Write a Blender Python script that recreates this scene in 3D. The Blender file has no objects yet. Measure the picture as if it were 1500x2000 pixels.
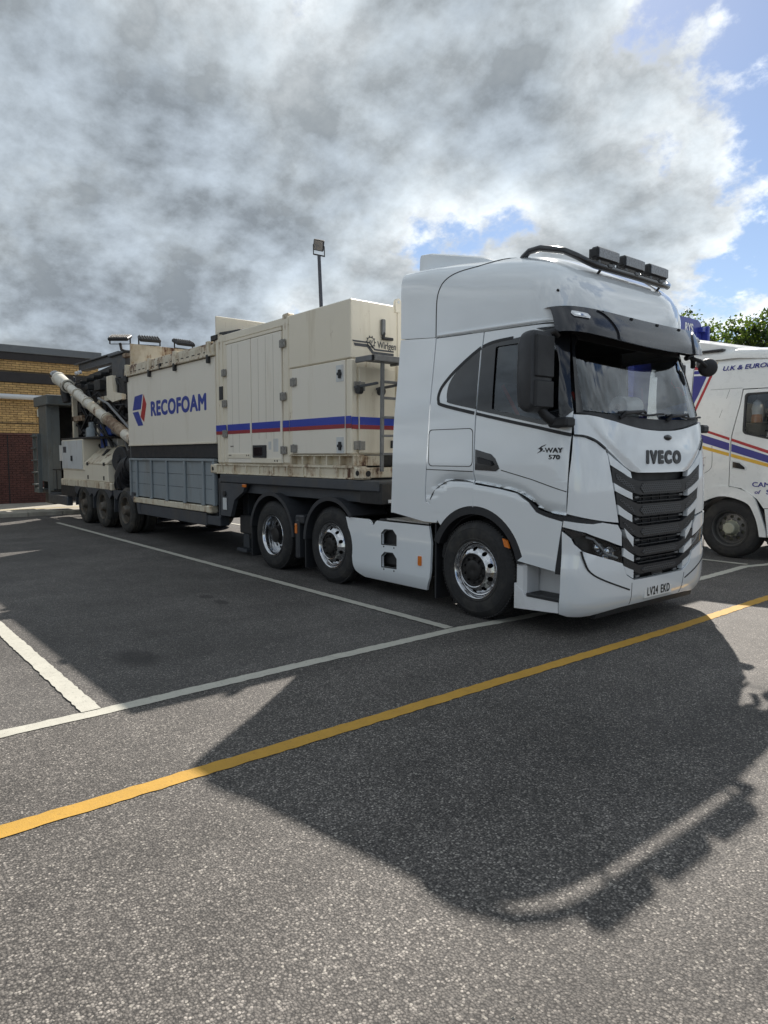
import bpy, bmesh, math, random
from mathutils import Vector, Matrix, geometry
import numpy as np
random.seed(7)
scene = bpy.context.scene
COL = scene.collection
R = math.radians

# ------------------------------------------------------------------ camera
# X = forward direction of the parked lorry, Y = across the yard, Z = up
YAW, PITCH = R(39.59), R(4.638)
cam_d = bpy.data.cameras.new('camera')
cam = bpy.data.objects.new('camera', cam_d); COL.objects.link(cam)
_F = Vector((-math.cos(YAW), math.sin(YAW), 0)); _R = Vector((math.sin(YAW), math.cos(YAW), 0)); _U = Vector((0, 0, 1))
_f = _F*math.cos(PITCH) - _U*math.sin(PITCH); _u = _F*math.sin(PITCH) + _U*math.cos(PITCH)
cam.matrix_world = Matrix(((_R.x, _u.x, -_f.x, 0), (_R.y, _u.y, -_f.y, 0), (_R.z, _u.z, -_f.z, 1.7), (0, 0, 0, 1)))
cam_d.sensor_fit = 'HORIZONTAL'; cam_d.sensor_width = 36; cam_d.lens = 36*1355.9/1500
cam_d.clip_start = .05; cam_d.clip_end = 2000
scene.camera = cam

# ------------------------------------------------------------------ sun, sky, exposure
SUN = Vector((-.715, 1.035, 1.0)).normalized()
sun_d = bpy.data.lights.new('sun', 'SUN'); sun_d.energy = 3.7; sun_d.angle = R(.55); sun_d.color = (1, .93, .84)
sun = bpy.data.objects.new('sun', sun_d); COL.objects.link(sun)
sun.rotation_euler = (-SUN).to_track_quat('-Z', 'Y').to_euler()
sun.location = (0, 0, 30)

world = bpy.data.worlds.new('World'); scene.world = world; world.use_nodes = True
TH = 1.195
def build_sky():
    nt = world.node_tree; N = nt.nodes; L = nt.links
    N.clear()
    def nd(t, **k):
        n = N.new(t)
        for a, b in k.items(): setattr(n, a, b)
        return n
    def mth(op, a, b=None):
        n = nd('ShaderNodeMath', operation=op)
        for i, q in enumerate((a, b)):
            if q is None: continue
            if isinstance(q, (int, float)): n.inputs[i].default_value = q
            else: L.new(q, n.inputs[i])
        return n.outputs[0]
    def ramp(fac, stops, interp='EASE'):
        n = nd('ShaderNodeValToRGB'); n.color_ramp.interpolation = interp
        e = n.color_ramp.elements
        while len(e) < len(stops): e.new(.5)
        for q, (p, c) in zip(e, stops):
            q.position = p; q.color = (*c, 1) if len(c) == 3 else c
        L.new(fac, n.inputs[0]); return n
    out = nd('ShaderNodeOutputWorld'); bg = nd('ShaderNodeBackground')
    sky = nd('ShaderNodeTexSky', sky_type='NISHITA', sun_disc=False)
    sky.sun_elevation = math.asin(SUN.z); sky.sun_rotation = math.atan2(SUN.x, SUN.y)
    sky.air_density = 1.0; sky.dust_density = .25; sky.ozone_density = 1.5
    skys = nd('ShaderNodeMixRGB', blend_type='MULTIPLY'); skys.inputs[0].default_value = 1
    L.new(sky.outputs[0], skys.inputs[1]); skys.inputs[2].default_value = (.050, .052, .056, 1)
    tc = nd('ShaderNodeTexCoord'); nrm = nd('ShaderNodeVectorMath', operation='NORMALIZE'); L.new(tc.outputs['Generated'], nrm.inputs[0])
    sep = nd('ShaderNodeSeparateXYZ'); L.new(nrm.outputs[0], sep.inputs[0])
    zz = mth('ADD', mth('MAXIMUM', sep.outputs[2], 0.0), .50)
    cmb = nd('ShaderNodeCombineXYZ'); L.new(mth('DIVIDE', sep.outputs[0], zz), cmb.inputs[0]); L.new(mth('DIVIDE', sep.outputs[1], zz), cmb.inputs[1])
    cmb.inputs[2].default_value = SKY_SEED
    def noise(scale, detail, rough, dist, off=(0, 0, 0)):
        mp = nd('ShaderNodeMapping'); mp.inputs['Location'].default_value = off; L.new(cmb.outputs[0], mp.inputs[0])
        n = nd('ShaderNodeTexNoise', noise_dimensions='3D'); n.inputs['Scale'].default_value = scale; n.inputs['Detail'].default_value = detail
        n.inputs['Roughness'].default_value = rough; n.inputs['Distortion'].default_value = dist
        L.new(mp.outputs[0], n.inputs['Vector']); return n.outputs[0]
    big = noise(.95, 2, .5, .0)
    mid = noise(3.0, 13, .60, .08, (3.1, 1.7, 0))
    fine = noise(8.0, 13, .62, .10, (9.1, 4.7, 2))
    sun2 = Vector((SUN.x, SUN.y))*.06
    midl = noise(3.0, 13, .60, .08, (3.1 + sun2.x, 1.7 + sun2.y, 0))
    d = mth('ADD', mth('ADD', mth('MULTIPLY', big, 1.25), mth('MULTIPLY', mid, 1.35)), mth('MULTIPLY', fine, .26))   # cloud thickness, mean about 1.4
    alpha = ramp(mth('MULTIPLY', mth('SUBTRACT', d, TH), 10.0), [(0, (0, 0, 0)), (1, (1, 1, 1))])
    thick = ramp(mth('MULTIPLY', mth('SUBTRACT', d, TH), 1.7), [(0, (.59, .615, .63)), (.08, (.53, .557, .574)), (.20, (.395, .427, .450)), (.38, (.275, .305, .328)), (.62, (.208, .237, .265)), (1, (.175, .202, .232))], 'LINEAR')
    # the side of each billow that faces the sun is brighter
    lit = mth('MULTIPLY', mth('SUBTRACT', mid, midl), 4.6)
    lit = mth('ADD', lit, mth('MULTIPLY', mth('SUBTRACT', fine, .5), 1.25))
    litc = mth('ADD', 1.0, lit)
    cl = nd('ShaderNodeVectorMath', operation='SCALE'); L.new(thick.outputs[0], cl.inputs[0]); L.new(mth('MULTIPLY', mth('MAXIMUM', litc, .70), 1.0), cl.inputs['Scale'])
    mx = nd('ShaderNodeMixRGB'); L.new(alpha.outputs[0], mx.inputs[0]); L.new(skys.outputs[0], mx.inputs[1]); L.new(cl.outputs[0], mx.inputs[2])
    L.new(mx.outputs[0], bg.inputs[0]); bg.inputs[1].default_value = 1.0
    L.new(bg.outputs[0], out.inputs[0])
SKY_SEED = 37.08
build_sky()
vs = scene.view_settings
vs.view_transform = 'Standard'; vs.look = 'None'; vs.gamma = 1; vs.use_curve_mapping = False; vs.exposure = .94
scene.render.engine = 'CYCLES'
scene.cycles.use_denoising = True
scene.cycles.max_bounces = 7; scene.cycles.transparent_max_bounces = 12
scene.cycles.caustics_reflective = False; scene.cycles.caustics_refractive = False

# ------------------------------------------------------------------ materials
MATS = {}
def mat(name, col, rough=.5, metal=0., coat=0., var=.07, vscale=2.5, bump=0., bscale=60., spec=.5, dirt=None, dirt_amt=0., dscale=(1.2, 1.2, 1.2), rust=0., rvar=.08, speck=0.):
    m = bpy.data.materials.new(name); m.use_nodes = True
    nt = m.node_tree; N = nt.nodes; L = nt.links; bs = N['Principled BSDF']
    geo = N.new('ShaderNodeNewGeometry')
    def noise(scale, detail=5, rough=.6, vec=None, dist=0):
        n = N.new('ShaderNodeTexNoise'); n.inputs['Scale'].default_value = scale; n.inputs['Detail'].default_value = detail
        n.inputs['Roughness'].default_value = rough; n.inputs['Distortion'].default_value = dist
        L.new(vec if vec else geo.outputs['Position'], n.inputs['Vector']); return n.outputs[0]
    def mapping(sc):
        mp = N.new('ShaderNodeMapping'); mp.inputs['Scale'].default_value = sc; L.new(geo.outputs['Position'], mp.inputs[0]); return mp.outputs[0]
    def mr(v, a, b, c, d):
        n = N.new('ShaderNodeMapRange'); L.new(v, n.inputs[0])
        for i, q in zip((1, 2, 3, 4), (a, b, c, d)): n.inputs[i].default_value = q
        return n.outputs[0]
    def mix(fac, a, b, blend='MIX'):
        n = N.new('ShaderNodeMixRGB'); n.blend_type = blend
        if isinstance(fac, (int, float)): n.inputs[0].default_value = fac
        else: L.new(fac, n.inputs[0])
        for i, q in ((1, a), (2, b)):
            if isinstance(q, tuple): n.inputs[i].default_value = (*q, 1)
            else: L.new(q, n.inputs[i])
        return n.outputs[0]
    n1 = noise(vscale, 6)
    v = N.new('ShaderNodeCombineColor'); g = mr(n1, .25, .75, 1 - var, 1 + var)
    for i in range(3): L.new(g, v.inputs[i])
    c = mix(1., col, v.outputs[0], 'MULTIPLY')
    if dirt:
        nd = noise(1., 8, .68, mapping(dscale), .4)
        c = mix(mr(nd, .62 - .3*dirt_amt, .80 - .2*dirt_amt, 0, min(1, .35 + dirt_amt)), c, dirt)
    if rust:
        ns = noise(1., 9, .72, mapping((7, 7, .9)), .2); nb = noise(2.3, 9, .75)
        mm = N.new('ShaderNodeMath'); mm.operation = 'ADD'; L.new(ns, mm.inputs[0]); L.new(nb, mm.inputs[1])
        k = 1.30 - .28*rust
        c = mix(mr(mm.outputs[0], k - .05, k + .03, 0, .55), c, (.30, .17, .075))
        c = mix(mr(mm.outputs[0], k + .03, k + .10, 0, 1), c, (.085, .032, .016))
    if speck:
        sp = noise(38, 3, .7)
        c = mix(mr(sp, .68, .72, 0, speck), c, (.05, .03, .02))
    L.new(c, bs.inputs['Base Color'])
    L.new(mr(noise(vscale*3, 4), .3, .7, max(0, rough - rvar), min(1, rough + rvar)), bs.inputs['Roughness'])
    bs.inputs['Metallic'].default_value = metal; bs.inputs['Specular IOR Level'].default_value = spec
    bs.inputs['Coat Weight'].default_value = coat; bs.inputs['Coat Roughness'].default_value = .04
    if bump:
        b = N.new('ShaderNodeBump'); b.inputs['Strength'].default_value = bump; b.inputs['Distance'].default_value = .01
        L.new(noise(bscale, 5), b.inputs['Height']); L.new(b.outputs[0], bs.inputs['Normal'])
    MATS[name] = m; return m

def glass(name, tint, ior=1.8, rough=.0):
    m = bpy.data.materials.new(name); m.use_nodes = True; nt = m.node_tree; N = nt.nodes; L = nt.links; N.clear()
    o = N.new('ShaderNodeOutputMaterial'); mx = N.new('ShaderNodeMixShader'); fr = N.new('ShaderNodeFresnel'); fr.inputs[0].default_value = ior
    t = N.new('ShaderNodeBsdfTransparent'); t.inputs[0].default_value = (*tint, 1); g = N.new('ShaderNodeBsdfGlossy'); g.inputs['Roughness'].default_value = rough
    g.inputs[0].default_value = (.92, .96, 1, 1)
    L.new(fr.outputs[0], mx.inputs[0]); L.new(t.outputs[0], mx.inputs[1]); L.new(g.outputs[0], mx.inputs[2]); L.new(mx.outputs[0], o.inputs[0])
    MATS[name] = m; return m

WHITE = mat('white_cab_paint', (.83, .87, .90), .10, coat=1., var=.012, rvar=.03)
WHITE.node_tree.nodes['Principled BSDF'].inputs['Coat IOR'].default_value = 1.7
WHITE2 = mat('white_second_cab_paint', (.80, .81, .80), .30, coat=.7, var=.03)
WHITEP = mat('white_satin_plastic', (.74, .75, .76), .42, var=.05, dirt=(.45, .42, .38), dirt_amt=.2)
BLACKG = mat('black_gloss', (.012, .013, .016), .12, coat=.6, var=.1)
BLACKP = mat('black_textured_plastic', (.020, .021, .024), .55, var=.15, bump=.12, bscale=260)
DARKP = mat('dark_grey_plastic', (.035, .037, .042), .5, var=.15, bump=.1, bscale=200)
SMOKE = mat('smoked_visor', (.030, .032, .040), .20, coat=.35, var=.1)
SEAM = mat('dark_seam_rubber', (.012, .012, .013), .7)  # near-black for panel joints, grooves, plugs and hole discs
RUBBER = mat('tyre_rubber', (.021, .021, .022), .78, var=.22, vscale=9, bump=.15, bscale=120, dirt=(.06, .055, .048), dirt_amt=.45, dscale=(5, 5, 5))
RUBBERD = mat('dusty_tyre_rubber', (.033, .032, .030), .85, var=.25, vscale=7, bump=.15, bscale=120, dirt=(.10, .088, .07), dirt_amt=.55, dscale=(4, 4, 4))
CHROME = mat('polished_aluminium', (.62, .63, .65), .17, metal=1., var=.10, vscale=12, dirt=(.16, .145, .125), dirt_amt=.2, dscale=(9, 9, 9))
DULLRIM = mat('dusty_steel_rim', (.13, .12, .105), .6, metal=.3, var=.3, vscale=8, dirt=(.12, .08, .045), dirt_amt=.6, dscale=(6, 6, 6))
HUB = mat('dark_hub', (.028, .027, .027), .42, metal=.4, var=.3, vscale=14)
HUBG = mat('greenish_grey_hub', (.40, .40, .32), .5, metal=.3, var=.2, vscale=14)
BEIGE = mat('cream_plant_paint', (.80, .735, .60), .42, var=.04, vscale=1.1, dirt=(.55, .47, .33), dirt_amt=.22, dscale=(3.5, 3.5, .45), rust=.3, bump=.3, bscale=1.8)
BEIGER = mat('rust_streaked_cream_paint', (.68, .62, .49), .5, var=.1, vscale=2., dirt=(.42, .30, .17), dirt_amt=.45, dscale=(3, 3, .8), rust=.75, speck=.5)
BEIGEX = mat('heavily_rusted_cream_paint', (.64, .585, .47), .6, var=.15, vscale=2., dirt=(.40, .32, .21), dirt_amt=.5, dscale=(3, 3, 1.5), rust=.95, speck=.9)
CREAMW = mat('off_white_panel_paint', (.82, .775, .68), .45, var=.025, vscale=.8, dirt=(.64, .58, .46), dirt_amt=.2, dscale=(3.5, 3.5, .45), bump=.35, bscale=1.6)
PALE = mat('pale_grey_cabinet_paint', (.62, .64, .64), .45, var=.06, dirt=(.42, .36, .27), dirt_amt=.3, dscale=(2, 2, .6), rust=.25)
GREYP = mat('blue_grey_steel_panel', (.26, .295, .315), .5, var=.07, vscale=1.5, dirt=(.17, .155, .13), dirt_amt=.35, dscale=(2, 2, .7))
STEEL = mat('dark_grey_steel', (.062, .068, .078), .5, var=.18, vscale=3, dirt=(.10, .085, .065), dirt_amt=.4)
STEELB = mat('blackened_steel', (.022, .022, .023), .6, var=.3, vscale=6, dirt=(.07, .055, .04), dirt_amt=.4)
GREYC = mat('grey_green_cabin_paint', (.125, .14, .14), .5, var=.12, dirt=(.08, .07, .055), dirt_amt=.4, dscale=(2, 2, .7))
GALV = mat('galvanised_ladder_steel', (.17, .175, .18), .48, metal=.5, var=.2, vscale=9)
ALU = mat('checker_aluminium', (.42, .41, .39), .4, metal=.7, var=.15, vscale=15, bump=.5, bscale=90)
BLUE = mat('blue_vinyl', (.022, .055, .33), .35, var=.04)
BLUEB = mat('blue_stripe_paint', (.025, .055, .40), .35, var=.05)
RED = mat('red_vinyl', (.42, .022, .03), .38, var=.06)
REDD = mat('dark_red_stripe_paint', (.30, .03, .04), .4, var=.08)
NAVY = mat('violet_blue_vinyl', (.035, .035, .24), .35, var=.05)
YELV = mat('yellow_vinyl', (.72, .42, .04), .4, var=.05)
INK = mat('black_lettering', (.012, .012, .014), .4)
INKB = mat('dark_grey_lettering', (.06, .065, .075), .5)
ORANGE = mat('orange_reflector', (.72, .19, .02), .25, coat=.7, var=.1, vscale=60)
REDL = mat('red_lens', (.30, .015, .01), .3, coat=.5, var=.1, vscale=40)
LENS = mat('lamp_lens', (.22, .23, .25), .18, coat=.7, var=.45, vscale=50)
LENSW = mat('white_marker_lens', (.80, .82, .85), .2, coat=.8, var=.12, vscale=60)
CHROMEL = mat('lamp_reflector_chrome', (.75, .77, .80), .10, metal=1., var=.15, vscale=40)
PLATEW = mat('number_plate_white', (.80, .80, .78), .4, var=.03)
PAPER = mat('paper_roll_white', (.85, .86, .86), .85, var=.04, vscale=20)
CARD = mat('paper_roll_core', (.45, .38, .33), .85)
SEAT = mat('seat_fabric', (.05, .055, .07), .85, var=.2, vscale=20)
SEATB = mat('blue_bunk_fabric', (.05, .12, .38), .85, var=.2, vscale=9)
SEATR = mat('red_seat_belt_fabric', (.40, .05, .04), .8, var=.2, vscale=9)
LINER = mat('cab_interior_plastic', (.045, .047, .05), .6, var=.1)
BLUED = mat('blue_machinery_paint', (.02, .07, .33), .45, var=.2, vscale=6, dirt=(.05, .045, .04), dirt_amt=.4)
RUSTM = mat('rusty_brown_steel', (.17, .105, .065), .8, var=.4, vscale=8, bump=.4, bscale=40, dirt=(.45, .38, .28), dirt_amt=.65, dscale=(3.5, 3.5, 3.5))
GLASS = glass('windscreen_glass', (.93, .96, .96), 2.0)
GLASSD = glass('door_glass', (.75, .80, .84), 1.9)
GLASSL = glass('clear_lamp_cover', (.85, .87, .88), 1.45)

# ------------------------------------------------------------------ mesh helpers (all in world coordinates; a thing's parts share its base as origin)
ORG = {}
def link(o, parent=None, base=None):
    COL.objects.link(o)
    if parent is not None:
        o.parent = parent; ORG[o.name] = ORG[parent.name]
    else:
        b = Vector(base) if base is not None else Vector((0, 0, 0))
        ORG[o.name] = b; o.location = b
    return o
def thing(name, label, cat, base, group=None):
    o = bpy.data.objects.new(name, None); o.empty_display_size = .2
    link(o, None, base); tag(o, label, cat, group); return o
def tag(o, label, cat=None, group=None, kind=None):
    if label: o['label'] = label
    if cat: o['category'] = cat
    if group: o['group'] = group
    if kind: o['kind'] = kind
    return o
def basis(n):
    n = Vector(n).normalized(); a = Vector((0, 0, 1)) if abs(n.z) < .9 else Vector((1, 0, 0))
    u = n.cross(a).normalized(); return u, n.cross(u), n
class B:
    def __init__(s): s.v = []; s.f = []; s.mi = []; s.cut = []
    def add(s, v, f, m=0):
        o = len(s.v); s.cut.append((o, len(s.f))); s.v += [tuple(q) for q in v]; s.f += [tuple(i + o for i in q) for q in f]; s.mi += [m]*len(f); return s
    def obox(s, c, ax, b=.005, m=0):      # centre, three half-extent vectors
        c = Vector(c); ax = [Vector(a) for a in ax]; ln = [a.length for a in ax]; b = min([b] + [l*.45 for l in ln])
        un = [a/l for a, l in zip(ax, ln)]
        if un[0].cross(un[1]).dot(un[2]) < 0: un[2] = -un[2]
        idx = {}; vs = []
        for k in range(3):
            for sg in [(i, j, l) for i in (-1, 1) for j in (-1, 1) for l in (-1, 1)]:
                p = c.copy()
                for q in range(3): p += un[q]*sg[q]*(ln[q] if q == k else ln[q] - b)
                idx[(k, sg)] = len(vs); vs.append(p)
        fs = []
        for k in range(3):
            a, d = (k + 1) % 3, (k + 2) % 3
            for sg in (-1, 1):
                def key(i, j):
                    t = [0, 0, 0]; t[k] = sg; t[a] = i; t[d] = j; return idx[(k, tuple(t))]
                q = [key(-1, -1), key(1, -1), key(1, 1), key(-1, 1)]
                fs.append(q if sg > 0 else q[::-1])
        for k in range(3):      # edge chamfers, edge runs along k
            a, d = (k + 1) % 3, (k + 2) % 3
            for i in (-1, 1):
                for j in (-1, 1):
                    def key(face, e):
                        t = [0, 0, 0]; t[k] = e; t[a] = i; t[d] = j; return idx[(face, tuple(t))]
                    q = [key(a, -1), key(d, -1), key(d, 1), key(a, 1)]
                    fs.append(q[::-1] if i*j > 0 else q)
        for sg in [(i, j, l) for i in (-1, 1) for j in (-1, 1) for l in (-1, 1)]:
            q = [idx[(0, sg)], idx[(1, sg)], idx[(2, sg)]]
            fs.append(q if sg[0]*sg[1]*sg[2] > 0 else q[::-1])
        return s.add(vs, fs, m)
    def box(s, x0, x1, y0, y1, z0, z1, b=.005, m=0):
        return s.obox(((x0 + x1)/2, (y0 + y1)/2, (z0 + z1)/2), ((abs(x1 - x0)/2, 0, 0), (0, abs(y1 - y0)/2, 0), (0, 0, abs(z1 - z0)/2)), b, m)
    def bar(s, p0, p1, w, h, up=(0, 0, 1), b=.004, m=0):
        p0, p1 = Vector(p0), Vector(p1); d = p1 - p0; u = Vector(up) - d*(Vector(up).dot(d)/d.length_squared)
        if u.length < 1e-4: u = basis(d)[0]
        u.normalize(); sd = d.cross(u).normalized()
        return s.obox((p0 + p1)/2, (d/2, sd*(w/2), u*(h/2)), b, m)
    def cyl(s, p0, p1, r0, r1=None, n=16, caps=True, m=0):
        p0, p1 = Vector(p0), Vector(p1); r1 = r0 if r1 is None else r1; u, w, _ = basis(p1 - p0)
        vs = [p + (u*math.cos(2*math.pi*i/n) + w*math.sin(2*math.pi*i/n))*r for p, r in ((p0, r0), (p1, r1)) for i in range(n)]
        fs = [(i, (i + 1) % n, n + (i + 1) % n, n + i) for i in range(n)]
        if caps: fs += [tuple(range(n))[::-1], tuple(range(n, 2*n))]
        return s.add(vs, fs, m)
    def tube(s, pts, r, n=10, m=0, caps=True):
        pts = [Vector(p) for p in pts]; rr = r if isinstance(r, (list, tuple)) else [r]*len(pts)
        vs = []; pu = None
        for i, p in enumerate(pts):
            d = (pts[min(i + 1, len(pts) - 1)] - pts[max(i - 1, 0)]).normalized()
            if pu is None: pu = basis(d)[0]
            pu = (pu - d*pu.dot(d)).normalized(); w = d.cross(pu)
            vs += [p + (pu*math.cos(2*math.pi*k/n) + w*math.sin(2*math.pi*k/n))*rr[i] for k in range(n)]
        fs = [(i*n + k, i*n + (k + 1) % n, (i + 1)*n + (k + 1) % n, (i + 1)*n + k) for i in range(len(pts) - 1) for k in range(n)]
        if caps: fs += [tuple(range(n))[::-1], tuple(range((len(pts) - 1)*n, len(pts)*n))]
        return s.add(vs, fs, m)
    def lathe(s, c, axis, prof, n=40, m=0):     # prof = [(along axis, radius)]
        c = Vector(c); u, w, d = basis(axis); vs = []
        for a, r in prof: vs += [c + d*a + (u*math.cos(2*math.pi*k/n) + w*math.sin(2*math.pi*k/n))*max(r, 1e-4) for k in range(n)]
        fs = [(i*n + k, i*n + (k + 1) % n, (i + 1)*n + (k + 1) % n, (i + 1)*n + k) for i in range(len(prof) - 1) for k in range(n)]
        return s.add(vs, fs, m)
    def prism(s, poly, axis, a0, a1, m=0):
        def P(p, a): return {'X': (a, p[0], p[1]), 'Y': (p[0], a, p[1]), 'Z': (p[0], p[1], a)}[axis]
        n = len(poly); ar = sum(poly[i][0]*poly[(i + 1) % n][1] - poly[(i + 1) % n][0]*poly[i][1] for i in range(n))
        if (ar < 0) != (axis == 'Y'): poly = poly[::-1]
        a0, a1 = min(a0, a1), max(a0, a1)
        vs = [P(p, a0) for p in poly] + [P(p, a1) for p in poly]
        fs = [(i, (i + 1) % n, n + (i + 1) % n, n + i) for i in range(n)] + [tuple(range(n))[::-1], tuple(range(n, 2*n))]
        return s.add(vs, fs, m)
    def parts(s, name, mats, parent=None, base=None, ang=32, label=None):
        # every piece that was added becomes an object of its own; the first one is returned
        out = []; c = s.cut + [(len(s.v), len(s.f))]
        for (v0, f0), (v1, f1) in zip(c, c[1:]):
            q = B(); q.add(s.v[v0:v1], [tuple(i - v0 for i in f) for f in s.f[f0:f1]]); out.append(q.build(name, mats, parent, base, ang, label))
        return out[0]
    def build(s, name, mats, parent=None, base=None, ang=32, label=None):
        me = bpy.data.meshes.new(name)
        o = bpy.data.objects.new(name, me); link(o, parent, base); org = ORG[o.name]
        me.from_pydata([(x - org.x, y - org.y, z - org.z) for x, y, z in s.v], [], s.f)
        for q in (mats if isinstance(mats, (list, tuple)) else [mats]): me.materials.append(q)
        me.polygons.foreach_set('material_index', s.mi)
        me.polygons.foreach_set('use_smooth', [True]*len(s.f)); me.update()
        me.set_sharp_from_angle(angle=R(ang))
        if label: o['label'] = label
        return o

def patch(name, outer, holes, mapf, material, parent, off=0., thick=.02, du=.08, dv=.10, ang=40, label=None):
    """Sheet-metal panel: a polygon (with holes) in surface coordinates, cut into a grid, laid on a curved surface, with a turned-in rim."""
    polys = [[Vector((u, v, 0)) for u, v in outer]] + [[Vector((u, v, 0)) for u, v in h] for h in holes]
    tris = geometry.tessellate_polygon(polys); flat = [p for q in polys for p in q]
    bm = bmesh.new(); vs = [bm.verts.new(p) for p in flat]
    for t in tris:
        try: bm.faces.new([vs[i] for i in t])
        except ValueError: pass
    bmesh.ops.remove_doubles(bm, verts=bm.verts, dist=1e-5)
    us = [p.x for p in polys[0]]; vv = [p.y for p in polys[0]]
    for lo, hi, st, nrm in ((min(us), max(us), du, (1, 0, 0)), (min(vv), max(vv), dv, (0, 1, 0))):
        k = int((hi - lo)/st)
        for i in range(1, k + 1):
            c = lo + (hi - lo)*i/(k + 1)
            bmesh.ops.bisect_plane(bm, geom=bm.verts[:] + bm.edges[:] + bm.faces[:], plane_co=(c, 0, 0) if nrm[0] else (0, c, 0), plane_no=nrm)
    bmesh.ops.dissolve_degenerate(bm, dist=1e-5, edges=bm.edges[:])
    bm.verts.index_update()
    uv = [(v.co.x, v.co.y) for v in bm.verts]; faces = [[v.index for v in f.verts] for f in bm.faces]
    bnd = [(e.verts[0].index, e.verts[1].index) for e in bm.edges if len(e.link_faces) == 1]
    bm.free()
    top = [Vector(mapf(u, v, off)) for u, v in uv]
    b = bmesh.new(); tv = [b.verts.new(p) for p in top]; f0 = []
    for f in faces:
        try: f0.append(b.faces.new([tv[i] for i in f]))
        except ValueError: pass
    if thick:
        low = {}
        for i in {i for e in bnd for i in e}: low[i] = b.verts.new(mapf(uv[i][0], uv[i][1], off - thick))
        for i, j in bnd:
            try: b.faces.new((tv[i], tv[j], low[j], low[i]))
            except ValueError: pass
    bmesh.ops.recalc_face_normals(b, faces=b.faces[:]); b.normal_update()
    bigf = max(f0, key=lambda f: f.calc_area()); i = [v.index for v in bigf.verts]; b.verts.index_update()
    k = tv.index(bigf.verts[0]); nout = Vector(mapf(uv[k][0], uv[k][1], off + .02)) - top[k]
    if bigf.normal.dot(nout) < 0: bmesh.ops.reverse_faces(b, faces=b.faces[:])
    me = bpy.data.meshes.new(name); o = bpy.data.objects.new(name, me); link(o, parent); org = ORG[o.name]
    bmesh.ops.translate(b, verts=b.verts[:], vec=-org); b.to_mesh(me); b.free()
    me.materials.append(material); me.polygons.foreach_set('use_smooth', [True]*len(me.polygons)); me.update(); me.set_sharp_from_angle(angle=R(ang))
    if label: o['label'] = label
    return o

def text(name, body, size, material, parent, origin, xd, yd, ext=.003, bold=0., shear=0., sx=1., align='CENTER', space=1.):
    cu = bpy.data.curves.new(name, 'FONT'); cu.body = body; cu.size = size; cu.extrude = ext; cu.shear = shear
    cu.align_x = align; cu.align_y = 'CENTER'; cu.space_character = space; cu.resolution_u = 4
    t = bpy.data.objects.new(name + '_tmp', cu); COL.objects.link(t); dg = bpy.context.evaluated_depsgraph_get()
    src = bpy.data.meshes.new_from_object(t.evaluated_get(dg)); bpy.data.objects.remove(t); bpy.data.curves.remove(cu)
    xd = Vector(xd).normalized(); yd = Vector(yd).normalized(); n = xd.cross(yd); og = Vector(origin); bb = B()
    vs = [v.co.copy() for v in src.vertices]; fs = [tuple(p.vertices) for p in src.polygons]; bpy.data.meshes.remove(src)
    # heavier strokes: the outline repeated a hair to each side
    offs = [(0, 0)] + ([(bold*math.cos(a), bold*math.sin(a)) for a in [2*math.pi*k/8 for k in range(8)]] if bold else [])
    for k, (dx, dy) in enumerate(offs): bb.add([og + xd*((v.x + dx)*sx) + yd*(v.y + dy) + n*(v.z + k*.0002) for v in vs], fs)
    return bb.build(name, material, parent, ang=20)

def lerp(T, z):
    if z <= T[0][0]: return T[0][1]
    for (a, b), (c, d) in zip(T, T[1:]):
        if z <= c: return b + (d - b)*(z - a)/(c - a)
    return T[-1][1]
def smooth(T, z):
    if z <= T[0][0]: return T[0][1]
    for i, ((a, b), (c, d)) in enumerate(zip(T, T[1:])):
        if z <= c:
            m0 = (d - T[i-1][1])/(c - T[i-1][0]) if i > 0 else (d - b)/(c - a)
            m1 = (T[i+2][1] - b)/(T[i+2][0] - a) if i + 2 < len(T) else (d - b)/(c - a)
            h = c - a; t = (z - a)/h
            return (2*t**3 - 3*t*t + 1)*b + (t**3 - 2*t*t + t)*h*m0 + (-2*t**3 + 3*t*t)*d + (t**3 - t*t)*h*m1
    return T[-1][1]
def curve(pts, n=6):
    """Catmull-Rom through 2-D points, for outlines that bend."""
    out = []
    for i in range(len(pts) - 1):
        p0 = pts[max(i - 1, 0)]; p1 = pts[i]; p2 = pts[i + 1]; p3 = pts[min(i + 2, len(pts) - 1)]
        for k in range(n):
            t = k/n
            out.append(tuple(.5*(2*b + (c - a)*t + (2*a - 5*b + 4*c - d)*t*t + (-a + 3*b - 3*c + d)*t**3) for a, b, c, d in zip(p0, p1, p2, p3)))
    out.append(tuple(pts[-1])); return out
def rrect(x0, x1, z0, z1, r, n=4):
    o = []
    for cx, cz, a in ((x1 - r, z1 - r, 0), (x0 + r, z1 - r, 90), (x0 + r, z0 + r, 180), (x1 - r, z0 + r, 270)):
        o += [(cx + r*math.cos(R(a + 90*k/n)), cz + r*math.sin(R(a + 90*k/n))) for k in range(n + 1)]
    return o
def band(pts, w):
    """Strip of width w along a 2-D polyline."""
    L, Q = [], []
    for i, p in enumerate(pts):
        a, b = pts[max(i - 1, 0)], pts[min(i + 1, len(pts) - 1)]; dx, dy = b[0] - a[0], b[1] - a[1]; l = math.hypot(dx, dy)
        L.append((p[0] - dy/l*w/2, p[1] + dx/l*w/2)); Q.append((p[0] + dy/l*w/2, p[1] - dx/l*w/2))
    return L + Q[::-1]

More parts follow.
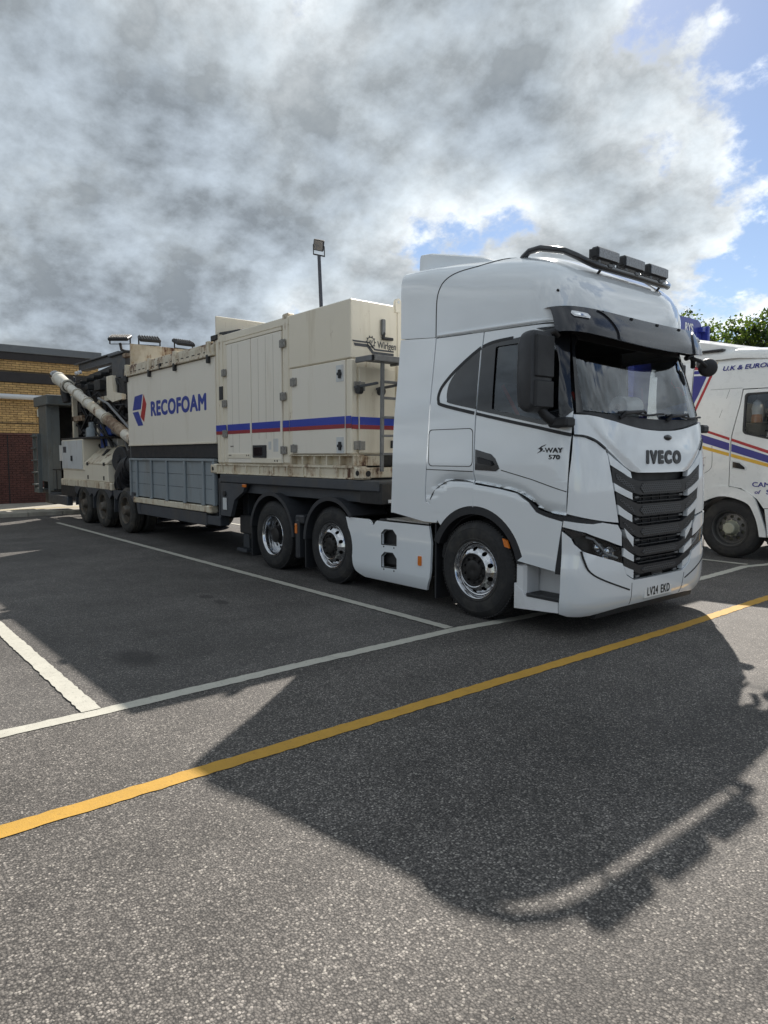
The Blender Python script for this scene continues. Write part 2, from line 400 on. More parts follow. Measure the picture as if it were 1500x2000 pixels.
def wheel(parent, x, yo, r, width, s, rimmat, tyremat, hubmat, style, n=56, label=None):
    """s = -1: the outer side looks towards -Y.  part wheel = rim; sub-parts tyre, hub, wheel_nuts."""
    c = (x, yo, r); ax = (0, s, 0); u, w, d = basis(ax); c = Vector(c)
    def P(a, rr, th): return c + d*a + (u*math.cos(th) + w*math.sin(th))*rr
    k = r/.51; W = width
    if style == 'convex': ro, ri, ao, ai = .258, .186, -.040, .030
    elif style == 'dish': ro, ri, ao, ai = .235, .150, -.150, -.135
    else: ro, ri, ao, ai = .240, .150, -.095, -.075
    b = B()
    b.lathe(c, ax, [(-W*.6, .262*k), (-.05, .272*k), (-.022, .278*k), (-.004, .288*k), (.004, .294*k), (.006, .300*k), (0, .304*k), (-.02, .304*k)], n)
    b.lathe(c, ax, [(ao if style == 'convex' else ao, ro*k), (ao + .002, (ro + .01)*k), (min(ao, -.05), .268*k)], n)
    NS = 10; rm = (ro + ri)/2; hr = (ro - ri)*.30; hw = hr*1.18
    for q in range(NS):          # sector with a real hand hole
        t0 = 2*math.pi*q/NS; t1 = 2*math.pi*(q + 1)/NS; tc = (t0 + t1)/2
        def A(rr): return ai + (ao - ai)*((rr - ri)/(ro - ri))**(1.6 if style == 'convex' else 1)
        O, I = [], []
        per = [(-1, -1), (-.5, -1), (0, -1), (.5, -1), (1, -1), (1, -.5), (1, 0), (1, .5), (1, 1), (.5, 1), (0, 1), (-.5, 1), (-1, 1), (-1, .5), (-1, 0), (-1, -.5)]
        for (a, e) in per:
            th = tc + a*(t1 - t0)/2; rr = rm + e*(ro - ri)/2; O.append(P(A(rr), rr*k, th))
            an = math.atan2(e, a); rr = rm + math.sin(an)*hr; th = tc + math.cos(an)*hw/rm; I.append(P(A(rr), rr*k, th))
        J = [p - d*.012 for p in I]
        m = len(per); b.add(O + I + J, [(i, (i + 1) % m, m + (i + 1) % m, m + i) for i in range(m)] + [(m + i, m + (i + 1) % m, 2*m + (i + 1) % m, 2*m + i) for i in range(m)])
    b.lathe(c, ax, [(ai, ri*k), (ai + .006, (ri - .006)*k), (ai + .004, (ri - .014)*k), (ai - .02, (ri - .02)*k)], n)
    rim = b.build('wheel', rimmat, parent, label=label, ang=28)
    t = B(); pr = [(-.045, .27), (-.015, .292), (.004, .306), (.012, .325), (.006, .332), (.012, .36), (.014, .40), (.008, .435), (.010, .438), (.004, .452), (-.012, .478), (-.030, .497), (-.034, .5), (-.045, .508), (-.05, .51)]
    pr = [(a, q*k) for a, q in pr]; gro = []
    for g in (.2, .4, .6, .8):
        y = -W*g; gro += [(y + .008, .51*k), (y + .006, .496*k), (y - .006, .496*k), (y - .008, .51*k)]
    pr = pr + gro + [(-W - a, q) for a, q in pr[::-1]]
    t.lathe(c, ax, pr, n)
    if style != 'trailer':
        for i in range(90):      # shoulder tread notches
            th = 2*math.pi*i/90; p = P(-.048, .506*k, th); tn = -u*math.sin(th) + w*math.cos(th); rd = u*math.cos(th) + w*math.sin(th)
            t.obox(p, (d*.022, tn*.010, rd*.008), .002)
    t.build('tyre', tyremat, rim, ang=28)
    h = B(); a = ai - .004
    hp = {'convex': [(a - .01, ri - .012), (a - .012, .150), (a - .006, .145), (a - .006, .112), (a + .012, .104), (a + .018, .085), (a + .018, .04), (a + .012, .0)],
          'dish': [(a, ri), (a + .01, .13), (a + .06, .118), (a + .10, .112), (a + .108, .09), (a + .108, 0)],
          'trailer': [(a, ri), (a + .01, .13), (a + .09, .105), (a + .11, .10), (a + .125, .085), (a + .125, 0)]}[style]
    h.lathe(c, ax, [(q, rr*k) for q, rr in hp], 32)
    h.lathe(c, ax, [(-W*.55, .262*k), (-W*.55, 0)], 32)
    hb = h.build('hub', hubmat, rim, ang=30)
    nt = B()
    for i in range(10):
        th = 2*math.pi*(i + .5)/10; rr = .130 if style == 'convex' else .138
        nt.cyl(P(a - .012, rr*k, th), P(a + .022, rr*k, th), .015*k, .013*k, 6)
    tag(nt.build('wheel_nuts', hubmat, rim), None, kind='stuff')
    return rim

# ------------------------------------------------------------------ the yard
def asphalt():
    m = bpy.data.materials.new('worn_asphalt'); m.use_nodes = True; nt = m.node_tree; N = nt.nodes; L = nt.links; bs = N['Principled BSDF']
    geo = N.new('ShaderNodeNewGeometry'); pos = geo.outputs['Position']
    def noise(scale, detail=5, rough=.6, dist=0):
        n = N.new('ShaderNodeTexNoise'); n.inputs['Scale'].default_value = scale; n.inputs['Detail'].default_value = detail
        n.inputs['Roughness'].default_value = rough; n.inputs['Distortion'].default_value = dist; L.new(pos, n.inputs['Vector']); return n.outputs[0]
    def vor(scale, feat='F1', rnd=1.):
        n = N.new('ShaderNodeTexVoronoi'); n.feature = feat; n.inputs['Scale'].default_value = scale; n.inputs['Randomness'].default_value = rnd
        add = N.new('ShaderNodeVectorMath'); add.operation = 'ADD'; L.new(pos, add.inputs[0])
        w = N.new('ShaderNodeTexNoise'); w.inputs['Scale'].default_value = scale*.7; w.inputs['Detail'].default_value = 2; L.new(pos, w.inputs['Vector'])
        sc = N.new('ShaderNodeVectorMath'); sc.operation = 'SCALE'; L.new(w.outputs['Color'], sc.inputs[0]); sc.inputs['Scale'].default_value = .45/scale
        L.new(sc.outputs[0], add.inputs[1]); L.new(add.outputs[0], n.inputs['Vector']); return n
    def mr(v, a, b, c, d):
        n = N.new('ShaderNodeMapRange'); L.new(v, n.inputs[0])
        for i, q in zip((1, 2, 3, 4), (a, b, c, d)): n.inputs[i].default_value = q
        return n.outputs[0]
    def mix(fac, a, b, blend='MIX'):
        n = N.new('ShaderNodeMixRGB'); n.blend_type = blend
        if isinstance(fac, (int, float)): n.inputs[0].default_value = fac
        else: L.new(fac, n.inputs[0])
        for i, q in ((1, a), (2, b)):
            if isinstance(q, tuple): n.inputs[i].default_value = (*q, 1)
            else: L.new(q, n.inputs[i])
        return n.outputs[0]
    def math_(op, a, b):
        n = N.new('ShaderNodeMath'); n.operation = op
        for i, q in enumerate((a, b)):
            if isinstance(q, (int, float)): n.inputs[i].default_value = q
            else: L.new(q, n.inputs[i])
        return n.outputs[0]
    sep = N.new('ShaderNodeSeparateXYZ'); L.new(pos, sep.inputs[0])
    wob = math_('MULTIPLY', math_('SUBTRACT', noise(3., 4), .5), .06)
    road = mr(math_('ADD', sep.outputs[0], wob), -4.66, -4.62, .80, 1)        # one tarmac throughout; bays mixed finer and darker, their shade in the colour
    v = vor(104.); v2 = vor(170.); v3 = vor(58.)
    bw = N.new('ShaderNodeRGBToBW'); L.new(v.outputs['Color'], bw.inputs[0])
    ramp = N.new('ShaderNodeValToRGB'); e = ramp.color_ramp.elements
    st = [(0, (.060, .0545, .050)), (.30, (.088, .081, .0745)), (.48, (.118, .108, .099)), (.62, (.148, .136, .125)), (.78, (.222, .204, .186)), (.94, (.40, .367, .332))]
    while len(e) < len(st): e.new(.5)
    for q, (p, c) in zip(e, st): q.position = p; q.color = (*c, 1)
    L.new(bw.outputs[0], ramp.inputs[0])
    stone = ramp.outputs[0]
    bw2 = N.new('ShaderNodeRGBToBW'); L.new(v2.outputs['Color'], bw2.inputs[0])
    bw3 = N.new('ShaderNodeRGBToBW'); L.new(v3.outputs['Color'], bw3.inputs[0])
    fine = mix(mr(bw2.outputs[0], .2, .85, 0, 1), (.048, .049, .052), (.100, .100, .100))
    fine = mix(mr(bw3.outputs[0], .80, .82, 0, .55), fine, (.19, .187, .18))
    gap = mr(v.outputs['Distance'], .40, .70, 0, .85)  # dark between the stones: gap shadow put into the colour
    coarse = mix(gap, stone, (.030, .028, .027))
    coarse = mix(math_('MULTIPLY', mr(bw3.outputs[0], .76, .79, 0, 1), mr(v3.outputs['Distance'], .30, .36, .75, 0)), coarse, (.36, .335, .295))
    col = mix(road, fine, coarse)
    patch_ = mr(noise(.42, 5, .6), .3, .7, .74, 1.20); p2 = mr(noise(2.3, 7, .68), .3, .7, .82, 1.18)
    mp = N.new('ShaderNodeMapping'); mp.inputs['Scale'].default_value = (1.5, .12, 1); L.new(pos, mp.inputs[0])
    tr_n = N.new('ShaderNodeTexNoise'); tr_n.inputs['Scale'].default_value = 1.; tr_n.inputs['Detail'].default_value = 4; L.new(mp.outputs[0], tr_n.inputs['Vector'])
    track = mr(tr_n.outputs[0], .35, .65, .86, 1.10)      # tyre-polished lanes running across the yard
    cc = N.new('ShaderNodeCombineColor'); pm = math_('MULTIPLY', math_('MULTIPLY', patch_, p2), track)
    for i in range(3): L.new(pm, cc.inputs[i])
    col = mix(1., col, cc.outputs[0], 'MULTIPLY')
    # old oil drips in the empty bay
    for (ox, oy, rx, ry) in ((-7.75, 3.62, .15, .085), (-7.35, 3.62, .15, .085), (-5.75, 2.05, .30, .18), (-2.1, 5.3, .1, .05)):
        dx = math_('DIVIDE', math_('SUBTRACT', sep.outputs[0], ox), rx); dy = math_('DIVIDE', math_('SUBTRACT', sep.outputs[1], oy), ry)
        r2 = math_('ADD', math_('ADD', math_('MULTIPLY', dx, dx), math_('MULTIPLY', dy, dy)), math_('MULTIPLY', math_('SUBTRACT', noise(9, 4), .5), 1.4))
        col = mix(mr(r2, .35, 1.2, .55, 0), col, (.016, .015, .015))
    # pale scuffs and dust
    col = mix(mr(noise(1.1, 9, .75, .6), .66, .74, 0, .35), col, (.24, .225, .20))
    L.new(col, bs.inputs['Base Color'])
    L.new(mr(bw.outputs[0], 0, 1, .62, .88), bs.inputs['Roughness']); bs.inputs['Specular IOR Level'].default_value = .32
    h = math_('ADD', math_('MULTIPLY', math_('SUBTRACT', 1., v.outputs['Distance']), mr(road, 0, 1, .45, 1.)), math_('MULTIPLY', v2.outputs['Distance'], -.25))
    h = math_('ADD', h, math_('MULTIPLY', bw.outputs[0], .35))
    bp = N.new('ShaderNodeBump'); bp.inputs['Strength'].default_value = .55; bp.inputs['Distance'].default_value = .005; L.new(h, bp.inputs['Height']); L.new(bp.outputs[0], bs.inputs['Normal'])
    return m
ASPH = asphalt()
g = B(); g.add([(-500, -500, 0), (500, -500, 0), (500, 500, 0), (-500, 500, 0)], [(0, 1, 2, 3)])
tag(g.build('ground', ASPH), 'worn speckled asphalt yard surface', kind='structure')

gr_ = B(); rn = random.Random(21)
for k in range(420):           # loose grit lying on the tarmac
    x, y = rn.uniform(-4.4, -.9), rn.uniform(.2, 7.5); r_ = rn.uniform(.002, .0065); a = rn.uniform(0, 3)
    p = [(x + r_*rn.uniform(.7, 1.3)*math.cos(a + 1.257*i), y + r_*rn.uniform(.7, 1.3)*math.sin(a + 1.257*i), 0.0) for i in range(5)]
    gr_.add(p + [(x + r_*.2, y, r_*rn.uniform(.8, 1.3))], [(i, (i + 1) % 5, 5) for i in range(5)])
tag(gr_.build('loose_grit', mat('pale_grit', (.30, .275, .24), .85, var=.5, vscale=300), base=(0, 0, .0005), ang=10), 'loose pale grit scattered over the tarmac', 'grit', kind='stuff')

def paint(name, col, wear=.5):
    m = bpy.data.materials.new(name); m.use_nodes = True; nt = m.node_tree; N = nt.nodes; L = nt.links; bs = N['Principled BSDF']
    geo = N.new('ShaderNodeNewGeometry')
    def noise(s, d=6, r=.65):
        n = N.new('ShaderNodeTexNoise'); n.inputs['Scale'].default_value = s; n.inputs['Detail'].default_value = d; n.inputs['Roughness'].default_value = r; L.new(geo.outputs['Position'], n.inputs['Vector']); return n.outputs[0]
    def mr(v, a, b, c, d):
        n = N.new('ShaderNodeMapRange'); L.new(v, n.inputs[0])
        for i, q in zip((1, 2, 3, 4), (a, b, c, d)): n.inputs[i].default_value = q
        return n.outputs[0]
    def mix(f, a, b):
        n = N.new('ShaderNodeMixRGB'); L.new(f, n.inputs[0])
        for i, q in ((1, a), (2, b)):
            if isinstance(q, tuple): n.inputs[i].default_value = (*q, 1)
            else: L.new(q, n.inputs[i])
        return n.outputs[0]
    c = mix(mr(noise(7), .3, .7, 0, 1), tuple(q*.84 for q in col), col)
    c = mix(mr(noise(46, 4, .7), .64 - .05*wear, .72, 0, .55*wear), c, (.06, .058, .055))
    c = mix(mr(noise(3.1, 8, .75), .60, .75, 0, .6*wear), c, tuple(q*.45 + .02 for q in col))
    L.new(c, bs.inputs['Base Color']); bs.inputs['Roughness'].default_value = .7; bs.inputs['Specular IOR Level'].default_value = .3
    b = N.new('ShaderNodeBump'); b.inputs['Strength'].default_value = .5; b.inputs['Distance'].default_value = .004; L.new(noise(110, 3), b.inputs['Height']); L.new(b.outputs[0], bs.inputs['Normal'])
    return m
LINEW = paint('worn_white_line_paint', (.52, .505, .44), 1.15)
LINEY = paint('yellow_line_paint', (.52, .30, .05), .9)
def line(name, pts, w, m, z, label, jit=.006):
    """Painted strip with slightly ragged edges along a ground polyline."""
    P = []
    for a, b in zip(pts, pts[1:]):
        n = max(2, int(math.hypot(b[0] - a[0], b[1] - a[1])/.05))
        P += [(a[0] + (b[0] - a[0])*i/n, a[1] + (b[1] - a[1])*i/n) for i in range(n)]
    P.append(pts[-1]); v = []; rnd = random.Random(hash(name) % 91 + int(abs(pts[0][1])*10))
    for i, p in enumerate(P):
        a, b = P[max(i - 1, 0)], P[min(i + 1, len(P) - 1)]; dx, dy = b[0] - a[0], b[1] - a[1]; l = math.hypot(dx, dy) or 1
        for s in (-1, 1):
            q = s*(w/2 + rnd.uniform(-jit, jit)); v.append((p[0] - dy/l*q, p[1] + dx/l*q, z))
    f = [(2*i, 2*i + 2, 2*i + 3, 2*i + 1) for i in range(len(P) - 1)]
    o = B().add(v, f).build(name, m)
    if o.data.polygons[0].normal.z < 0: o.data.flip_normals()
    tag(o, label, kind='structure'); return o
line('bay_line', [(-4.665, -6), (-4.67, .8), (-4.665, 1.4), (-4.70, 3.1), (-4.71, 4.8), (-4.62, 5.7), (-4.56, 7.2), (-4.53, 9.4), (-4.57, 10.3), (-4.61, 11.0), (-4.47, 11.5), (-4.45, 15), (-4.45, 22)], .125, LINEW, .004, 'worn white line across the open ends of the parking bays')
line('bay_line', [(-18.8, 4.79), (-4.78, 4.79)], .11, LINEW, .008, 'white bay line running along beside the lorry and trailer')
line('bay_line', [(-18.8, 1.37), (-4.72, 1.37)], .128, LINEW, .008, 'broad cream white bay line at the left of the empty bay')
line('bay_line', [(-18.8, 8.1), (-4.66, 8.1)], .11, LINEW, .008, 'white bay line between the two white cabs')
line('bay_line', [(-18.8, 11.22), (-4.66, 11.22)], .11, LINEW, .008, 'white bay line beside the second white cab')
line('yellow_line', [(-3.43, -9), (-3.43, .6), (-3.39, 4.1), (-3.36, 6.6), (-3.40, 8.8), (-3.4, 22)], .118, LINEY, .004, 'long yellow line painted across the yard')

# ------------------------------------------------------------------ pavement in front of the building
CONC = mat('pale_concrete', (.40, .375, .32), .85, var=.16, vscale=1.4, bump=.4, bscale=40, dirt=(.20, .18, .15), dirt_amt=.4)
pv = B().box(-25.6, -21.5, -12, 14, -.1, .12, .002).build('pavement', CONC); tag(pv, 'pale concrete pavement in front of the brick building', kind='structure')
km = None
for i in range(20):
    b = B().box(-21.494, -21.30, -3.6 + .92*i, -3.6 + .92*i + .91, -.1, .125, .02)
    b.build('kerb_stone', CONC, pv)
line('pavement_line', [(-22.6, -6), (-22.6, 8)], .16, paint('pale_yellow_kerb_paint', (.62, .52, .27), .7), .124, 'pale yellow line painted along the pavement')

# ------------------------------------------------------------------ brick building
YB = mat('yellow_brick', (.62, .40, .165), .85, var=.30, vscale=5.2, bump=.5, bscale=45, dirt=(.24, .15, .06), dirt_amt=.35, dscale=(1.5, 1.5, 1.5))
YB2 = mat('tan_brick', (.52, .33, .14), .85, var=.26, vscale=6.2, bump=.5, bscale=45)
BB = mat('brown_brick', (.10, .038, .030), .8, var=.30, vscale=5.2, bump=.5, bscale=45, dirt=(.05, .022, .018), dirt_amt=.4)
MORT = mat('dark_mortar', (.13, .10, .065), .9, var=.2)
MORTB = mat('brown_mortar', (.040, .022, .019), .9, var=.2)
FASC = mat('grey_metal_coping', (.16, .17, .175), .45, metal=.3, var=.1)
BANDB = mat('dark_brown_band', (.030, .025, .024), .6, var=.2)
WX = -25.5
bld = thing('brick_building', 'flat roofed yellow brick building with a dark brown brick base', 'building', (WX - 3, 1, 0))
YR, YL = 8.05, -9.0
w = B(); w.box(WX - 9, WX - .02, YL, YR - .02, 0, 5.0, .002); w.build('wall', MORT, bld)
B().box(WX - .012, WX - .0185, YL, YR - .03, .12, 2.40, .001).build('lower_wall', MORTB, bld)
B().box(WX - 9.1, WX + .10, YL - .1, YR + .08, 5.06, 5.30, .01).build('roof_coping', FASC, bld)
B().box(WX - 9.05, WX + .06, YL - .05, YR + .04, 4.82, 5.058, .006).build('fascia_board', BANDB, bld)
B().box(WX - 9.05, WX + .05, YL - .05, YR + .03, 4.10, 4.42, .006).build('dark_band', BANDB, bld)
bm_y = None; rest_y = B(); rest_b = B(); cand = []
def br(z, k, off): return YL + off + k*.225
row = 0; z = .125
while z < 4.80:
    off = 0 if row % 2 else .1125; k = 0
    while YL + off + k*.225 + .215 < YR - .01:
        y = YL + off + k*.225; k += 1
        if 4.04 < z < 4.43: continue
        cand.append((y, z))
    if row % 2 == 0 and not 4.04 < z < 4.43: (rest_y if z > 2.39 else rest_b).box(WX - .02, WX + .001, YL + off + k*.225, YR - .012, z, z + .063, .003)
    elif not 4.04 < z < 4.43: (rest_y if z > 2.39 else rest_b).box(WX - .02, WX + .001, YL + off + k*.225, YR - .012, z, z + .063, .003)
    row += 1; z += .075
vis = [(y, z) for y, z in cand if z > 2.40 and y > 4.55 and not (y > 6.45 and z < 3.2)]
vis.sort(key=lambda q: (q[0] - 5.9)**2*.7 + (q[1] - 3.8)**2)
own = set(vis[:300])
mb = {}
def brick_mesh(mm):
    o = B().box(0, .022, 0, .213, 0, .063, .004); me = bpy.data.meshes.new('brick'); me.from_pydata(o.v, [], o.f); me.materials.append(mm); return me
ma, mb2 = brick_mesh(YB), brick_mesh(YB2)
rnd = random.Random(3)
for (y, z) in cand:
    j = rnd.uniform(-.003, .003)
    if (y, z) in own:
        o = bpy.data.objects.new('brick', ma if rnd.random() < .6 else mb2); COL.objects.link(o); o.parent = bld; o.location = Vector((WX - .02 + j, y, z)) - ORG[bld.name]
    else: (rest_y if z > 2.39 else rest_b).box(WX - .02 + j, WX + .002 + j, y, y + .213, z, z + .063, .003, m=int(rnd.random() < .4))
tag(rest_y.build('brickwork', [YB, YB2], bld), None, kind='stuff')
tag(rest_b.build('brown_brickwork', [BB, BB], bld), None, kind='stuff')
b = B()
for yy in (5.05, 1.5, -2): b.box(WX + .004, WX + .012, yy, yy + .03, .12, 2.38, .001)
b.build('movement_joint', SEAM, bld)
b = B().box(WX + .003, WX + .03, YL, YR - .03, 2.385, 2.425, .004); b.build('ledge', mat('worn_ledge', (.16, .075, .06), .8, var=.4, vscale=9), bld)
b = B().cyl((WX + .14, YL, 3.66), (WX + .14, 6.6, 3.62), .085, n=18)
for yy in (-5, -2, 1, 4, 5.6): b.box(WX + .0, WX + .15, yy, yy + .05, 3.56, 3.60, .004)
b.build('gutter_pipe', mat('pale_pvc_pipe', (.70, .71, .70), .35, var=.05), bld)
b = B().box(WX + .005, WX + .13, 5.98, 6.27, 2.98, 3.26, .03).build('wall_lamp_box', mat('cream_plastic', (.66, .65, .56), .5), bld)
b = B().tube([(WX + .025, YL, 2.80), (WX + .025, 0, 2.79), (WX + .025, 6.3, 2.765), (WX + .025, 7.9, 2.76)], .012, 6).build('wall_cable', BLACKP, bld)

# ------------------------------------------------------------------ floodlight column behind the trailer
lp = thing('floodlight_column', 'grey lighting column with a single tilted floodlight behind the trailer', 'lamp post', (-15.28, 10.66, 0))
POST = mat('painted_grey_column', (.075, .08, .095), .5, var=.1)
t0 = Vector((-15.58, 10.66, 6.95))
B().tube([(-15.28, 10.66, 0), (-15.29, 10.66, 1.2)], .11, 14).build('base_section', POST, lp)
B().tube([(-15.29, 10.66, 1.2), (-15.42, 10.66, 4.4), t0], [.06, .054, .045], 14).build('pole', POST, lp)
hd = Vector((.62, -.62, .0)).normalized(); sd = Vector((-hd.y, hd.x, 0)); sd = (sd - Vector((0, 0, 1))*.22).normalized()
hc = t0 + Vector((.02, -.02, .27)); tl = (hd*math.cos(R(30)) - Vector((0, 0, 1))*math.sin(R(30))); tl = (tl - sd*tl.dot(sd)).normalized(); upv = sd.cross(tl)
upv = upv if upv.z > 0 else -upv
B().bar(t0 + Vector((0, 0, .02)) - sd*.16, t0 + Vector((0, 0, .02)) + sd*.16, .06, .025).build('bracket_foot', STEELB, lp)
for q in (-1, 1): B().bar(t0 + Vector((0, 0, .02)) + sd*.15*q, hc + sd*.15*q, .025, .008, up=hd).build('bracket_arm', STEELB, lp)
hh = B().obox(hc, (sd*.14, tl*.04, upv*.14), .015)
for k in range(6): hh.obox(hc - tl*.06 + upv*(.042*(k - 2.5)), (sd*.12, tl*.022, upv*.005), .002)
hh = hh.build('floodlight', STEELB, lp)
B().obox(hc + tl*.041, (sd*.12, tl*.004, upv*.12), .003).build('lens', mat('floodlight_glass', (.20, .21, .22), .3, coat=.5), hh)

# ------------------------------------------------------------------ trees behind the second cab
LEAF = [None, None, None]
def leaf_mat(name, c, tr):
    m = bpy.data.materials.new(name); m.use_nodes = True; nt = m.node_tree; N = nt.nodes; L = nt.links; bs = N['Principled BSDF']
    geo = N.new('ShaderNodeNewGeometry'); n = N.new('ShaderNodeTexNoise'); n.inputs['Scale'].default_value = 1.6; n.inputs['Detail'].default_value = 3; L.new(geo.outputs['Position'], n.inputs['Vector'])
    mx = N.new('ShaderNodeMixRGB'); L.new(n.outputs[0], mx.inputs[0]); mx.inputs[1].default_value = (*[q*.55 for q in c], 1); mx.inputs[2].default_value = (*[q*1.3 for q in c], 1)
    L.new(mx.outputs[0], bs.inputs['Base Color']); bs.inputs['Roughness'].default_value = .5
    t = N.new('ShaderNodeBsdfTranslucent'); t.inputs[0].default_value = (c[0]*2.0, c[1]*1.9, c[2]*.8, 1); ms = N.new('ShaderNodeMixShader'); ms.inputs[0].default_value = tr
    L.new(bs.outputs[0], ms.inputs[1]); L.new(t.outputs[0], ms.inputs[2]); L.new(ms.outputs[0], N['Material Output'].inputs[0]); return m
LEAFM = [leaf_mat('leaf_green', (.062, .10, .026), .5), leaf_mat('leaf_dark_green', (.036, .066, .02), .38)]
BARK = mat('tree_bark', (.06, .048, .036), .9, var=.3, vscale=6, bump=.6, bscale=20)
def tree(x, y, h, rad, seed, label, clumps=150):
    rn = random.Random(seed); t = thing('broadleaf_tree', label, 'tree', (x, y, 0), 'trees behind the yard')
    tk = B(); tips = []
    tk.tube([(x, y, 0), (x + .1, y, h*.2), (x + rn.uniform(-.3, .3), y + rn.uniform(-.3, .3), h*.42), (x + rn.uniform(-.4, .4), y, h*.7), (x, y, h*.88)], [.22, .18, .14, .07, .02], 8)
    for i in range(26):
        z0 = h*rn.uniform(.22, .78); a = rn.uniform(0, 6.28); ln = rad*rn.uniform(.5, 1.0)*math.sqrt(max(.15, 1 - ((z0/h - .5)/.55)**2))
        p0 = Vector((x, y, z0)); p1 = p0 + Vector((math.cos(a)*ln*.5, math.sin(a)*ln*.5, ln*.35)); p2 = p0 + Vector((math.cos(a + .2)*ln, math.sin(a + .2)*ln, ln*rn.uniform(.45, .9)))
        tk.tube([p0, p1, p2], [.06, .04, .012], 5); tips += [p1.lerp(p2, .3), p1.lerp(p2, .7), p2]
        for k in range(3):
            q0 = p1.lerp(p2, rn.uniform(.1, .8)); q1 = q0 + Vector((rn.gauss(0, .6), rn.gauss(0, .6), rn.uniform(.1, .7))); tk.tube([q0, q1], [.02, .006], 4); tips.append(q1)
    tk.build('trunk', BARK, t)
    lf = B(); lf2 = B(); rn.shuffle(tips)
    for c in tips[:clumps]:
        if c.z > h*1.02: c.z = h*rn.uniform(.9, 1.)
        cr = rn.uniform(.22, .52); tgt = lf if rn.random() < .62 else lf2
        for k in range(int(105*cr)):
            v = Vector((rn.gauss(0, 1), rn.gauss(0, 1), rn.gauss(0, .62))); v = v.normalized()*cr*(rn.random()**.45)
            p = c + v; n = Vector((rn.gauss(0, 1), rn.gauss(0, 1), rn.gauss(.6, 1))).normalized(); u, w_, _ = basis(n); s = rn.uniform(.055, .11)
            a = rn.uniform(0, 6.28); d1 = (u*math.cos(a) + w_*math.sin(a))*s; d2 = (-u*math.sin(a) + w_*math.cos(a))*s*.55
            tgt.add([p - d1, p + d2 + n*.01, p + d1, p - d2 + n*.01], [(0, 1, 2, 3)])
    cr = lf.build('crown', LEAFM[0], t, ang=180); lf2.build('inner_leaves', LEAFM[1], cr, ang=180)
tree(-16.0, 31.5, 7.9, 1.9, 1, 'leafy tree furthest left, directly behind the blue lorry top')
tree(-14.2, 31, 8.2, 2.1, 12, 'open crowned leafy tree in the middle of the row above the second white cab')
tree(-12.3, 30.5, 8.0, 2.2, 5, 'leafy tree cut by the right edge of the picture')

# ------------------------------------------------------------------ white lorry tractor unit
YC = 6.55
FZ = [(.1, -3.66), (.25, -3.61), (.6, -3.58), (1.2, -3.575), (1.7, -3.60), (2.1, -3.67), (2.45, -3.77), (2.85, -3.89), (3.1, -3.90)]
WZ = [(0, 1.25), (2.05, 1.25), (3.0, 1.18), (3.5, 1.15)]
DZ, NS_ = .44, 3.7
def hw(z): return smooth(WZ, z)
def fz(z): return smooth(FZ, z)
def wrap(t, z, off):           # t = angle round the front, -90 deg = near side ... +90 deg = far side
    w, f = hw(z), fz(z); c, s = max(math.cos(t), 0), math.sin(t); e = 2/NS_
    x = f - DZ + DZ*c**e; y = w*math.copysign(abs(s)**e, s)
    nx, ny = c**(2 - e)/DZ, math.copysign(abs(s)**(2 - e), s)/w; l = math.hypot(nx, ny) or 1
    return (x + nx/l*off, YC + y + ny/l*off, z)
def ty(y, z): return math.copysign(math.asin(min(1, abs(y)/hw(z))**(NS_/2)), y)
def tx(x, z): return -math.acos(min(1, max(0, (x - fz(z) + DZ)/DZ))**(NS_/2))
def fp(pts):                   # points across the front: (y', z) or ('x', x, z) on the near corner
    return [(tx(p[1], p[2]), p[2]) if p[0] == 'x' else (ty(p[0], p[1]), p[1]) for p in pts]
def mirror(poly): return [(-u, v) for u, v in poly][::-1]
CRZ = [(-5.70, 1.10), (-5.62, 1.22), (-5.52, 1.335), (-5.33, 1.43), (-5.14, 1.442), (-4.94, 1.425), (-4.60, 1.385), (-4.38, 1.35), (-4.20, 1.275), (-4.10, 1.20), (-3.96, 1.17), (-3.78, 1.155)]
def sidef(s, pressed=False):
    def m(x, z, off):
        w, f = hw(z), fz(z)
        if pressed:             # the side tucks in towards the swage line over the arch
            dz = z - smooth(CRZ, x); k = .040*min(1, max(0, (x + 5.68)/.25))
            if 0 <= dz < .11: off -= k*(1 - dz/.11)**1.5
            elif -.05 < dz < 0: off -= .010*(1 + dz/.05)
        q = (x - (f - DZ))/DZ
        if q <= 0: return (x, YC + s*(w + off), z)
        q = min(q, .9995); y = w*(1 - q**NS_)**(1/NS_); nx, ny = q**(NS_ - 1)/DZ, (y/w)**(NS_ - 1)/w; l = math.hypot(nx, ny)
        return (x + nx/l*off, YC + s*(y + ny/l*off), z)
    return m
def frontf(y, z, off): return wrap(ty(y, z), z, off)

lor = thing('tractor_unit', 'white high roofed lorry tractor unit with a black chevron grille and roof light bar', 'lorry', (-6.5, YC, 0))

